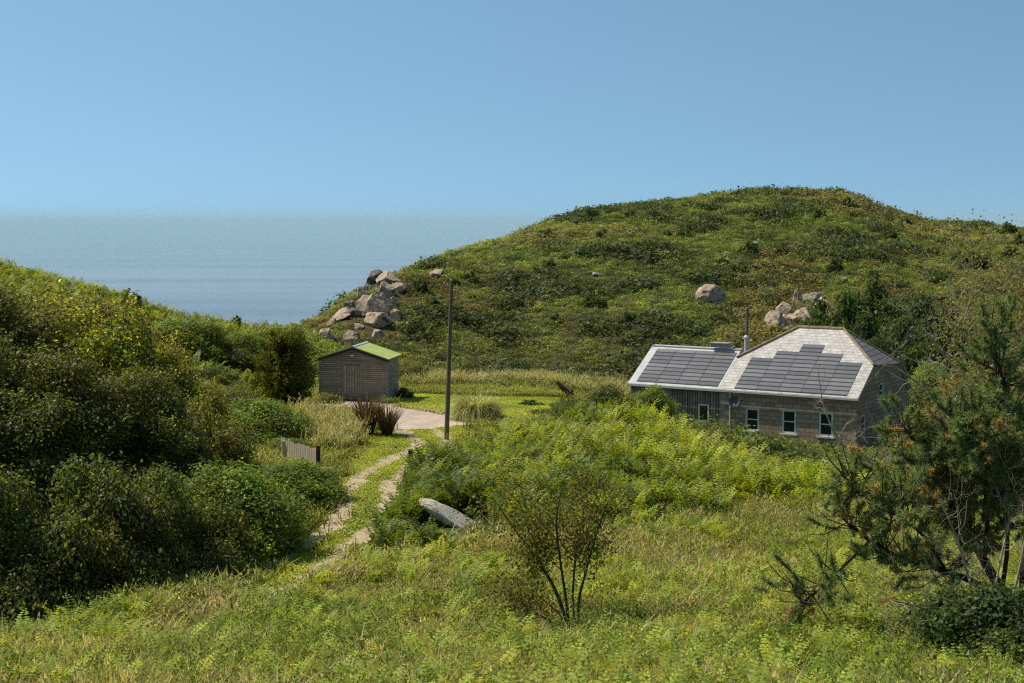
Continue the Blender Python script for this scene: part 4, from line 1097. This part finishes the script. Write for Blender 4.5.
# --- foreground meadow: long grass with bracken through it
x, y = grid_pts(-20, 30, 15, 52, .185, g)
c, py = proj(x, y, G(x, y))
k = inpoly(c, py + (fbm(x / 1.5, y / 1.5) - .5) * 16, FRONT) & (c > -260) & (c < 1300) & off_rocks(x, y, .7) & ~on_track(x, y, .2) & ~on_verge(x, y)
k &= ~inpoly(c, py, SHADE) | (g.random(len(x)) < .25)
x, y = x[k], y[k]; c, py = proj(x, y, G(x, y))
n1 = fbm(x / 3 + 60, y / 3, 3)[:, None]; n2 = fbm(x / 1.6 + 8, y / 1.6, 3)[:, None]
tint = np.array([.145, .16, .038]) * sstep(.65, .4, n1) + np.array([.18, .178, .05]) * sstep(.4, .65, n1)
tint = tint * (.62 + .75 * fbm(x / .9 + 4, y / .9, 2))[:, None] * g.uniform(.6, 1.4, (len(x), 1))
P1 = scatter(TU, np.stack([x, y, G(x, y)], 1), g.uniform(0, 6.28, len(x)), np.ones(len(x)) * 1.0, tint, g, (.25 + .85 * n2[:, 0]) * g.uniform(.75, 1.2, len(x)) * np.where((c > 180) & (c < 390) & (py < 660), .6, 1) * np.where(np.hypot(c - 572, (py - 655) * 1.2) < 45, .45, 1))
kb = (fbm(x / 2.4 + 90, y / 2.4, 3) > .42) & (g.random(len(x)) < .30)
kb |= (g.random(len(x)) < .25) & (py > 640) & (c > 430)
xb, yb = x[kb], y[kb]
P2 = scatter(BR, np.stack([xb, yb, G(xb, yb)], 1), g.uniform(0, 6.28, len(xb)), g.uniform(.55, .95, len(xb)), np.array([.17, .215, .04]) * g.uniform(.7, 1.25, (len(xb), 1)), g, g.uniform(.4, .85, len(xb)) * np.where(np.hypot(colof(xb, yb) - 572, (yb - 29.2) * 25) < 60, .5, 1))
kw = (fbm(x / 1.8 + 33, y / 1.8 + 70, 3) > .56) & (g.random(len(x)) < .16)
P3 = scatter([clump_t(np.random.default_rng(400 + q), 210, .11, 1.2, .3) for q in range(5)], np.stack([x[kw], y[kw], G(x[kw], y[kw])], 1), g.uniform(0, 6.28, kw.sum()), g.uniform(.25, .45, kw.sum()), np.array([.10, .14, .035]) * g.uniform(.55, 1.3, (kw.sum(), 1)), g, g.uniform(.35, .7, kw.sum()))
kd = (fbm(x / 2 + 55, y / 2 + 12, 3) > .50) & (g.random(len(x)) < .06)
P4 = scatter(DRY, np.stack([x[kd], y[kd], G(x[kd], y[kd])], 1), g.uniform(0, 6.28, kd.sum()), np.ones(kd.sum()), np.array([.19, .185, .07]) * g.uniform(.8, 1.25, (kd.sum(), 1)), g, g.uniform(.45, .85, kd.sum()))
V, F, C = merge([P1, P2, P3, P4])
o = mesh_np('meadow_grass', V, F, M['grass'], C); tag(o, 'long rough grass mixed with bracken on the near slope', 'grass', kind='stuff')
# ================================================================== shrubs and bushes, each a thing of its own
def shrub_builder(name, seed, rx, ry, h, n, leaf, cols, wts, lobes=26, mat='leaf', stems=6, **kw):
    def f():
        gg = np.random.default_rng(seed)
        root = empty(name, (0, 0, 0))
        V, F, C, lc = shrub_arrays(gg, rx, ry, h, n, leaf, lobes, cols, wts, **kw)
        mesh_np('foliage', V, F, M[mat], C, root)
        if stems:
            b = MB()
            for i in range(stems):
                t_ = lc[gg.integers(0, len(lc))] * np.array([.8, .8, 1]); mid = t_ * np.array([.4, .4, .55]) + gg.normal(0, .08, 3)
                b.tube([np.array([gg.normal(0, .1), gg.normal(0, .1), -.1]), mid, t_], [.06, .04, .018], 6)
            b.build('stems', M['bark'], root)
        return root
    return f
DK = ((.042, .054, .017), (.07, .086, .023), (.115, .13, .03), (.15, .125, .04), (.23, .23, .05)); DW = (3, 4, 2.6, 1.2, .7)
YL = ((.06, .08, .02), (.12, .135, .026), (.28, .27, .03), (.48, .43, .028), (.18, .12, .04)); YW = (2.8, 3, 1.9, 1.0, .9)
GR = ((.095, .13, .028), (.15, .185, .035), (.22, .245, .046)); GW = (3, 3, 2)
BD = ((.035, .055, .018), (.055, .08, .023), (.09, .115, .03)); BW = (3, 3, 1.5)
OL = ((.085, .095, .025), (.14, .14, .035), (.21, .18, .045)); OW = (3, 3, 1)
BLD = {
 'tall': shrub_builder('hawthorn_bush', 21, 3.0, 2.6, 5.6, 90000, .085, DK, DW, 110, stems=9, lob=(.10, .24), ragged=.3),
 'yellow': shrub_builder('blackthorn_bush', 22, 3.0, 2.6, 4.6, 80000, .085, YL, YW, 110, stems=9, lob=(.09, .22), ragged=.35),
 'bramble': shrub_builder('bramble_bush', 23, 2.0, 1.8, 2.2, 40000, .08, DK, DW, 60, stems=5, lob=(.13, .3), ragged=.28),
 'green': shrub_builder('elder_bush', 24, 2.1, 2.0, 2.6, 40000, .085, GR, GW, 60, stems=5, lob=(.13, .3), ragged=.28),
 'gorse': shrub_builder('gorse_bush', 25, 1.5, 1.5, 1.6, 1500, .22, BD, BW, 16, stems=0),
 'gorse_big': shrub_builder('evergreen_shrub', 26, 3.0, 3.0, 4.0, 10000, .22, BD, BW, 60, stems=4, lob=(.13, .28), ragged=.25),
 'shade_leaf': shrub_builder('shade_leaf_bush', 28, 2.0, 1.8, 2.2, 40000, .085, BD, BW, 60, stems=5, lob=(.13, .3), ragged=.28),  # dark leaf palette that paints in the shade under the pine
 'olive': shrub_builder('willow_bush', 27, 2.4, 2.2, 3.4, 36000, .095, OL, OW, 70, stems=6, lob=(.11, .26), ragged=.3),
}
def shrub(kind, c, d, w_px, top_py, label, cat='bush', group=None, rz=None, depth=1., sink=0.):
    """kind, pixel column and distance of its foot, width in pixels, pixel row of its top"""
    p = spot(c, d); k = pxm(d)
    ztop = at(c, top_py, d)[2]
    proto(kind, BLD[kind])
    fol = [q for q in PROTO[kind].children if q.name.startswith('foliage')][0]
    if 'h0' not in PROTO[kind]:
        co = np.zeros(len(fol.data.vertices) * 3, np.float32); fol.data.vertices.foreach_get('co', co); co = co.reshape(-1, 3)
        SZ[kind] = (np.percentile(np.abs(co[:, 0]), 98.5), np.percentile(co[:, 2], 99.3)); PROTO[kind]['h0'] = 1
    sx = (w_px / k / 2) / SZ[kind][0]; sz = max(ztop - p[2], .3) / SZ[kind][1]
    o = stamp(kind, BLD[kind], p + np.array([0, 0, -sink]), rng.uniform(0, 6.28) if rz is None else rz, (sx, sx * depth, sz), label, cat, group)
    if 'h0' in o: del o['h0']
    PROTO[kind]['h0'] = 1
    return o
SZ = {}
# --- the thicket left of the track, front to back
gl = 'thicket of bushes left of the track'
shrub('bramble', 5, 34.6, 170, 478, 'dark low bush at the left picture edge in front of the tall thicket', 'bush', gl)
shrub('bramble', 92, 36.4, 165, 470, 'dark low bush under the tall hawthorn, second from the left edge', 'bush', gl)
shrub('bramble', 172, 38.8, 150, 474, 'dark low bush midway along the shaded foot of the thicket', 'bush', gl)
shrub('green', 236, 42.4, 130, 468, 'leafy mid green bush in the shade near the middle of the left verge', 'bush', gl)
shrub('green', 281, 48.3, 100, 463, 'leafy bush on the track edge just below the fence', 'bush', gl)
shrub('bramble', 311, 50.7, 50, 474, 'small bush at the right end of the thicket against the left rut', 'bush', gl)
shrub('tall', -30, 43, 190, 345, 'tall dark bush cut by the left picture edge', 'bush', gl)
shrub('tall', 62, 43.5, 190, 360, 'tall dark hawthorn in the middle of the thicket', 'bush', gl)
shrub('tall', 142, 45.5, 160, 378, 'dark hawthorn right of the tallest one', 'bush', gl)
shrub('olive', 198, 48, 110, 408, 'olive brown bush between dark hawthorn and track bushes', 'bush', gl)
shrub('tall', -8, 50, 200, 295, 'tall dark green bush at the upper left corner of the thicket', 'bush', gl)
shrub('yellow', 92, 51, 180, 308, 'large bush with bright yellow leaves at the top of the thicket', 'bush', gl)
shrub('yellow', 158, 53, 130, 352, 'smaller yellow leaved bush on the right shoulder of the thicket', 'bush', gl)
shrub('yellow', 206, 53, 74, 392, 'low yellow leaved bush low on the right side of the thicket', 'bush', gl)
shrub('olive', 45, 57, 150, 298, 'olive bush peeping out behind the yellow leaved bushes', 'bush', gl)
shrub('green', 218, 60, 90, 412, 'round green bush left of the fence', 'bush', gl)
shrub('green', 262, 62, 92, 400, 'round green bush above the fence beside the dry grass', 'bush', gl)
shrub('olive', 226, 68, 86, 385, 'pale olive bush between the fence and the dense bushes', 'bush', gl)
shrub('green', 284, 58.5, 50, 440, 'low green bush directly behind the fence boards', 'bush', gl)
gm = 'dense bushes at the foot of the left slope'
shrub('green', 178, 80, 80, 322, 'dense green bush at the left of the row under the sea', 'bush', gm)
shrub('bramble', 216, 82, 76, 326, 'dense dark green bush in the middle of the row under the sea', 'bush', gm)
shrub('green', 248, 84, 56, 334, 'smaller dense bush next to the feathery conifer', 'bush', gm)
shrub('bramble', 205, 73, 90, 368, 'dark bush in front of the dense row, left of the conifer', 'bush', gm)
shrub('gorse', 236, 96, 22, 317, 'small dark bush alone on the left ridge against the sea', 'bush')
shrub('gorse', 128, 91, 34, 291, 'dark bush breaking the left ridge line half way down', 'bush')
# --- garden and bracken
shrub('bramble', 600, 69, 92, 388, 'dark green bush rising from the bracken left of the house', 'bush', depth=.8)
shrub('bramble', 558, 73, 62, 404, 'dark bush in front of the driftwood', 'bush', depth=.8)
shrub('bramble', 640, 54.5, 84, 446, 'dark bramble mound in the middle of the bright bracken', 'bush', depth=.8)
shrub('bramble', 400, 45.0, 66, 514, 'dark leafy bush at the track edge left of the granite slab', 'bush', depth=.8)
shrub('gorse', 530, 76.5, 25, 411, 'small round dark shrub at the edge of the gravel drive', 'shrub')
shrub('green', 648, 69.5, 50, 389, 'yellow green bush against the left end of the boarded wing', 'bush')
shrub('bramble', 800, 63, 100, 452, 'grey green bush under the middle windows of the house', 'bush', depth=.7)
shrub('green', 455, 90, 40, 378, 'round dark bush beside the pale boulder behind the lawn', 'bush')
shrub('olive', 415, 89, 46, 362, 'olive bush between the shed and the pole', 'bush')
shrub('gorse', 508, 85.5, 22, 394, 'small tuft of scrub on the lawn behind the pampas grass', 'shrub')
shrub('bramble', 404, 79.5, 20, 388, 'dark bush at the right front corner of the shed', 'bush')
shrub('olive', 330, 76.8, 26, 394, 'low plant growing against the left front of the shed', 'plant')
for c_, d_, w_, t_, lab in ((622, 47.5, 70, 500, 'dark low bramble on the lower edge of the bracken behind the sapling'), (688, 47.5, 84, 494, 'dark low bramble on the lower bracken edge under the middle of the house'),
    (762, 49, 80, 486, 'dark low bramble at the lower right end of the bracken'), (556, 60, 60, 437, 'dark bramble patch in the upper left of the bracken'), (505, 50, 70, 474, 'dark bramble patch in the bracken right of the granite slab')):
    shrub('bramble', c_, d_, w_, t_, lab, 'bush', depth=.6)
# --- right of the house and behind it
gr_ = 'dark evergreen shrubs behind the house'
for c_, d_, w_, t_, lab in ((842, 114, 54, 300, 'dark evergreen just right of the boulders behind the roof'), (880, 120, 62, 286, 'tallest dark evergreen behind the right end of the roof'),
    (915, 116, 56, 298, 'dark evergreen right of the tallest one'), (868, 110, 50, 318, 'lower dark evergreen close above the right hip'), (906, 108, 50, 325, 'lower dark evergreen above the right gable'),
    (945, 114, 48, 306, 'dark evergreen at the right end of the group behind the house'), (820, 117, 40, 306, 'small dark evergreen touching the outcrop boulders')):
    shrub('gorse_big', c_, d_, w_ * 1.4, t_, lab, 'shrub', gr_)
shrub('green', 935, 92, 60, 368, 'pale green bush beyond the right gable', 'bush')
shrub('olive', 972, 88, 64, 372, 'olive bush far right of the house', 'bush')
shrub('bramble', 930, 76, 60, 412, 'dark bush beside the back corner of the house', 'bush')
shrub('olive', 985, 66, 90, 420, 'olive brown bush behind the pine', 'bush')
shrub('green', 1010, 80, 60, 390, 'green bush at the right edge behind the bare tree', 'bush')
shrub('gorse_big', 974, 170, 30, 252, 'single round bright bush on the right shoulder of the hill', 'shrub')
shrub('shade_leaf', 1012, 22.5, 190, 592, 'leafy bush under the pine in the bottom right corner, pine shade painted in', 'bush', depth=.8)
shrub('shade_leaf', 955, 24.6, 100, 624, 'low bush on the meadow left of the corner bush, pine shade painted in', 'bush', depth=.8)
shrub('bramble', 905, 54, 110, 470, 'dark shrub at the foot of the bare elder', 'bush', depth=.8)
# --- darker gorse bushes standing out of the hill scrub
gg = np.random.default_rng(77); n_ = 0
while n_ < 46:
    c_ = gg.uniform(330, 1020); ry_ = np.interp(c_, RIDGE[:, 0], RIDGE[:, 1]); py_ = gg.uniform(ry_ + 4, 330)
    p = hit(c_, py_)
    if p[1] < 125 or not off_rocks(np.array([p[0]]), np.array([p[1]]), 2)[0] or (700 < c_ < 920 and py_ > 285): continue
    w_ = gg.uniform(10, 20); shrub('gorse', c_, p[1], w_, py_ - w_ * gg.uniform(.45, .7), 'dark gorse bush standing out of the hillside scrub', 'bush', 'gorse bushes on the hill'); n_ += 1
gg = np.random.default_rng(78)
for c_ in (742, 768, 792, 806, 822, 836, 851, 862):
    d_ = float(np.interp(c_, RD[:, 0], RD[:, 1])) - 6
    shrub('gorse', c_, d_, gg.uniform(14, 22), np.interp(c_, RIDGE[:, 0], RIDGE[:, 1]) - gg.uniform(2.5, 5.5), 'dark gorse bush on the skyline of the summit', 'bush', 'gorse bushes along the summit')

# --- feathery conifer by the shed
def conifer():
    g = np.random.default_rng(31); root = empty('conifer', (0, 0, 0))
    n = 26000; H_ = 4.3
    # plumes: many upward sweeping sprays from a central stem
    V = []; F = []; C = []; np_ = 260
    cs = []
    for i in range(np_):
        h = H_ * (.04 + .9 * g.random() ** .9); a = g.uniform(0, 6.28); r = 1.9 * math.sin(math.pi * (.12 + .80 * (h / H_)) ** .9) ** .7 * g.uniform(.55, 1.05)
        p0 = np.array([0, 0, max(h - .6, .1)]); p1 = np.array([math.cos(a) * r, math.sin(a) * r, h + .15 + .25 * r * g.random()])
        t = g.random(100) ** .6; pts_ = p0 + (p1 - p0) * t[:, None] + np.array([0, 0, .25]) * np.sin(t * 3.1)[:, None] * -.6 + g.normal(0, .10, (100, 3))
        d = unit(p1 - p0); nrm = unit(g.normal(size=(100, 3)) - 0)
        nrm = unit(nrm - (nrm @ d)[:, None] * d)
        v, f = leaf_quads(pts_, nrm, np.full(100, .17), np.full(100, .06), g)
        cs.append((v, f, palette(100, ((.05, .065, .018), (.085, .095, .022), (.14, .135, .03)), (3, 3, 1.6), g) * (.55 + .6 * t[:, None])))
    V, F, C = merge(cs); mesh_np('crown', V, F, M['leaf'], C, root)
    b = MB(); b.tube([(0, 0, -.2), (.05, 0, 1.5), (0, .05, 3.8)], [.13, .09, .02], 8); b.build('trunk', M['bark'], root)
    return root
o = stamp('conifer', conifer, spot(285, 74.5), 0, (.95, .95, .98), 'feathery olive conifer standing left of the shed', 'tree')
# --- pampas grass and flax
def blades(name, seed, n, Ln, w, spread, droop, cols, wts, mat='grass', segn=4, up=1.0, base_r=.22):
    g = np.random.default_rng(seed); V = []; F = []; C = []; b = 0
    cl = palette(n, cols, wts, g)
    for i in range(n):
        a = g.uniform(0, 6.28); e = g.uniform(.15, 1) ** .7 * spread; l = Ln * g.uniform(.65, 1.1)
        d = np.array([math.cos(a), math.sin(a), 0]); s = np.array([-d[1], d[0], 0]); p = d * g.uniform(0, base_r) + s * g.normal(0, .05); ang = e * .5
        row = []
        for k in range(segn + 1):
            ww = w * (1 - (k / segn) ** 1.5 * .95)
            row += [p - s * ww, p + s * ww]
            p = p + (d * math.sin(ang) + np.array([0, 0, math.cos(ang)])) * l / segn; ang += droop * g.uniform(.6, 1.3) / segn * (e + .4)
        V += row
        for k in range(segn): F.append([b + 2 * k, b + 2 * k + 1, b + 2 * k + 3, b + 2 * k + 2]); C.append(cl[i])
        b += 2 * segn + 2
    return mesh_np(name, np.array(V), np.array(F), M[mat], np.array(C))
pm_ = blades('pampas_grass', 41, 4200, 1.75, .018, 1.25, 2.3, ((.14, .17, .065), (.25, .26, .12), (.44, .42, .24)), (3, 3, 2), base_r=.5)
pm_.location = tuple(spot(476, 70.2)); pm_.scale = (1.0, 1.0, 1.12); tag(pm_, 'rounded clump of pale pampas grass at the edge of the drive', 'grass clump')
f1 = blades('flax_plant', 42, 210, 2.05, .04, .9, .35, ((.05, .035, .028), (.085, .055, .04), (.06, .05, .03), (.12, .075, .06)), (3, 2, 2, 1))
f1.location = tuple(spot(368, 65.6)); f1.rotation_euler = (0, 0, .4); tag(f1, 'dark bronze flax on the left of the pair beside the drive', 'plant', 'bronze flax plants')
f2_ = f1.copy(); COL.objects.link(f2_); f2_.location = tuple(spot(387, 65.2)); f2_.scale = (.85, .85, .82); f2_.rotation_euler = (0, 0, 2.2); tag(f2_, 'slightly smaller dark bronze flax on the right of the pair', 'plant', 'bronze flax plants')

# ================================================================== sapling, bare trees and pine
def seg_mesh(segs, name, mat, parent, seg=5):
    b = MB()
    for P_, r_ in segs: b.tube(P_, r_, seg, cap=False)
    return b.build(name, M[mat], parent, smooth=True)
g = np.random.default_rng(51)
base = spot(572, 29.4)
sap = empty('sapling_tree', base); tag(sap, 'small open leaved tree with thin dark stems standing in the near grass', 'tree')
LM = [([(569,642,0),(563,605,.0),(547,572,.1),(522,540,.15),(500,508,.2)], .034), ([(571,642,0),(566,598,-.1),(560,560,-.2),(555,520,-.2),(562,488,-.2)], .04), ([(580,640,.1),(577,603,.2),(586,572,.3),(594,540,.4),(608,502,.4)], .038),
 ([(573,640,.1),(560,612,.5),(538,596,.7),(515,578,.9)], .025), ([(576,640,0),(572,600,.3),(575,560,.7),(582,520,.9),(588,486,.9)], .032), ([(568,635,0),(548,618,-.3),(522,610,-.5),(505,606,-.6)], .025), ([(570,636,0),(556,590,.5),(534,556,.8),(526,520,.9),(518,500,1.)], .03)]
segs = []; tips = []
for pts_, r_ in LM:
    Q, rr = limb(pts_, base[1], r_, .012); segs.append((Q - base, rr))
    for i in range(5, len(Q), 2):
        if i < len(Q) * .38: continue
        grow(g, Q[i] - base, unit(Q[i] - Q[i - 1]) + g.normal(0, .7, 3) + (0, 0, .2), .5, rr[i] * .5, 2, segs, tips, spread=.75, kids=(2, 3), up=.02)
seg_mesh(segs, 'trunk', 'bark', sap)
tp = np.array([t_[0] for t_ in tips])
n = 8500; ii = g.integers(0, len(tp), n)
Cc = tp[ii] + g.normal(0, .17, (n, 3)); nn = unit(g.normal(size=(n, 3)) + (0, 0, .5)); ln = g.uniform(.05, .105, n)
V, F = leaf_quads(Cc, nn, ln, ln * .6, g)
mesh_np('crown', V, F, M['leaf'], palette(n, ((.10, .11, .028), (.15, .135, .035), (.18, .13, .04), (.06, .075, .02)), (3, 2, 1.6, 2), g), sap)

def bare_tree(name, base, limbs, dist, label, seed, tw=.75, rad=.07, depth=3, start=.25, mat='dead_twig', every=2):
    g = np.random.default_rng(seed); root = empty(name, base); segs = []; tips = []
    for pts_ in limbs:
        Q, rr = limb(pts_, dist, rad, .014); segs.append((Q - base, rr))
        for i in range(2, len(Q), every):
            if i < len(Q) * start: continue
            grow(g, Q[i] - base, unit(Q[i] - Q[i - 1]) + g.normal(0, .8, 3) + (0, 0, .15), tw, rr[i] * .5, depth, segs, tips, spread=.7, kids=(2, 3), wig=.3)
    main = segs[:0]
    seg_mesh([s_ for s_ in segs if s_[1][0] >= rad * .9], 'trunk', mat, root, 7)
    seg_mesh([s_ for s_ in segs if s_[1][0] < rad * .9], 'twigs', mat, root, 3)
    tag(root, label, 'tree'); return root, tips
b_ = spot(893, 58)
bare_tree('bare_elder', b_, [[(893,502,0),(880,475,-.3),(862,452,-.5),(838,432,-.7)], [(895,502,0),(890,470,.2),(884,440,.3),(868,412,.3)], [(897,502,0),(905,470,0),(900,440,-.2),(905,412,-.3)], [(890,500,0),(860,480,-.6),(828,468,-1.),(806,455,-1.2)], [(890,500,0),(865,465,.5),(836,440,.8),(822,402,.9),(818,372,.9)]], b_[1], 'bare grey elder with tangled twigs in front of the right gable', 61, tw=.95, depth=3, start=.3)
b_ = spot(1040, 33)
br, tips = bare_tree('bare_tree', b_, [[(1040,600,0),(1030,520,-.2),(1000,455,-.5),(962,425,-.8),(930,392,-1.),(892,364,-1.2)], [(1040,600,0),(1035,500,.2),(1010,420,.2),(985,380,.2),(960,330,.1),(972,296,.1)], [(1042,600,0),(1050,480,.3),(1040,390,.4),(1015,330,.4),(1000,300,.5)], [(1040,590,0),(1060,470,.1),(1070,380,.2),(1060,310,.3)],[(1030,520,-.2),(990,470,-.8),(950,450,-1.2),(905,440,-1.6)],[(1035,500,0),(1000,410,-.4),(960,375,-.6),(925,330,-.8)]], b_[1], 'grey brown leafless tree with lichen pale twigs at the right edge above the pine', 62, tw=1.0, depth=4, start=.35, rad=.075, every=1)
g = np.random.default_rng(63); tp = np.array([t_[0] for t_ in tips]); tpx = proj(*(tp + b_).T)[0]; tp = tp[tpx > 950]; n = 15000; ii = g.integers(0, len(tp), n)
V, F = leaf_quads(tp[ii] + g.normal(0, .3, (n, 3)), unit(g.normal(size=(n, 3))), g.uniform(.05, .1, n), g.uniform(.025, .05, n), g)
mesh_np('crown', V, F, M['leaf'], palette(n, ((.17, .14, .06), (.24, .19, .10), (.12, .13, .04)), (2, 2, 2), g), br)

b_ = spot(965, 25.6)
bare_tree('dead_shrub', b_, [[(965,668,0),(945,630,-.2),(915,605,-.3),(890,600,-.4)], [(970,668,0),(965,625,0),(940,585,.1),(925,560,.1)], [(975,668,0),(990,620,.1),(1000,560,.2),(1010,520,.2)], [(985,668,0),(975,600,-.5),(958,540,-.7),(940,500,-.8)], [(990,668,0),(1010,610,-.4),(1024,550,-.5),(1030,500,-.5)], [(968,668,0),(930,645,-.4),(895,640,-.6)]], b_[1], 'low tangle of dead brown twigs under the pine branches', 64, tw=.8, rad=.03, depth=3, start=.2, every=1)
# pine
g = np.random.default_rng(71)
base = spot(1012, 27.2); pine = empty('pine_tree', base); tag(pine, 'leaning dark green pine with long needles in the bottom right of the view', 'tree')
PL = [([(1026,655,0),(1008,600,0),(984,562,.1),(966,522,.1),(942,484,.0),(918,448,-.1),(903,425,-.1)], .125), ([(1013,650,0),(992,588,-.1),(946,571,-.3),(903,559,-.5),(868,541,-.7),(840,516,-.8)], .085),
 ([(1020,650,.2),(1024,565,.4),(1030,500,.6),(1022,440,.6),(1004,385,.7),(990,335,.8)], .09), ([(966,522,.1),(925,504,-.4),(880,494,-.7),(845,478,-.9)], .04), ([(870,541,-.7),(850,560,-.9),(822,588,-1.),(802,602,-1.1)], .03),
 ([(1024,565,.4),(1062,480,.5),(1090,400,.6)], .07), ([(984,562,.1),(990,500,-.5),(970,455,-.8),(958,425,-.9)], .05), ([(946,571,-.3),(925,535,-1.),(898,515,-1.3),(878,505,-1.5)], .035),([(1000,600,0),(1010,540,-.6),(1000,490,-.9),(1006,450,-1.)], .05),([(992,588,0),(960,610,-.4),(925,612,-.6),(900,625,-.8)],.03)]
segs = []; tufts = []; twg = []
for k_, (pts_, r_) in enumerate(PL):
    Q, rr = limb(pts_, base[1], r_, .018); segs.append((Q - base, rr))
    if k_ == 9: 
        for i in range(4, len(Q), 2): grow(g, Q[i] - base, unit(Q[i] - Q[i - 1]) + g.normal(0, .8, 3), .45, .01, 2, twg, [], spread=.8)
        continue
    for i in range(5, len(Q)):
        u = i / len(Q)
        if u < .36: continue
        for j in range(8 if proj(*Q[i])[0] > 925 else 5):
            d = unit(unit(Q[i] - Q[i - 1]) * .5 + g.normal(0, .75, 3) + (0, 0, .3)); l = g.uniform(.35, 1.15)
            p0 = Q[i]; p1 = p0 + d * l * .6; p2 = p1 + unit(d + (0, 0, .5)) * l * .4
            px, py = proj(*p2)
            dens = (.95 if py > 420 else .5) * float(np.interp(px, [800, 860, 930, 960], [.3, .36, .75, 1.]))
            twg.append((np.array([p0, p1, p2]) - base, np.array([.014, .01, .006])))
            if g.random() < dens:
                tufts.append((p2 - base, unit(p2 - p1)))
                if g.random() < .95: tufts.append((p1 - base + g.normal(0, .06, 3), unit(p2 - p1 + g.normal(0, .4, 3))))
                if g.random() < .9: tufts.append((p2 - base + g.normal(0, .16, 3), unit(d + g.normal(0, .5, 3))))
seg_mesh(segs, 'trunk', 'pine_bark', pine, 9); seg_mesh(twg, 'twigs', 'bark', pine, 4)
Vs = []
for p_, d_ in tufts:
    n = 150; t = g.random(n); root_ = p_ - d_ * .28 * t[:, None]
    nd = unit(d_ * (.25 + .45 * g.random((n, 1))) + g.normal(0, .55, (n, 3))); ln = g.uniform(.07, .145, n)[:, None]
    s_ = unit(np.cross(nd, g.normal(size=(n, 3)))) * .009
    v = np.stack([root_ - s_, root_ + s_, root_ + nd * ln + s_ * .3, root_ + nd * ln - s_ * .3], 1).reshape(-1, 3)
    base_c = np.array([.115, .135, .05]) if g.random() > .1 else np.array([.26, .17, .07])
    Vs.append((v, np.arange(4 * n).reshape(n, 4), base_c * g.uniform(.6, 1.4, (n, 1))))
V, F, C = merge(Vs); mesh_np('crown', V, F, M['needle'], C, pine)
# ------------------------------------------------------------------ render settings
scene.view_settings.view_transform = 'Standard'; scene.view_settings.look = 'None'; scene.view_settings.exposure = 0
scene.render.engine = 'CYCLES'
scene.cycles.use_denoising = False
scene.cycles.filter_width = 1.2
scene.cycles.use_adaptive_sampling = False
scene.cycles.max_bounces = 8; scene.cycles.diffuse_bounces = 5; scene.cycles.transmission_bounces = 3; scene.cycles.volume_bounces = 0
scene.cycles.transparent_max_bounces = 24
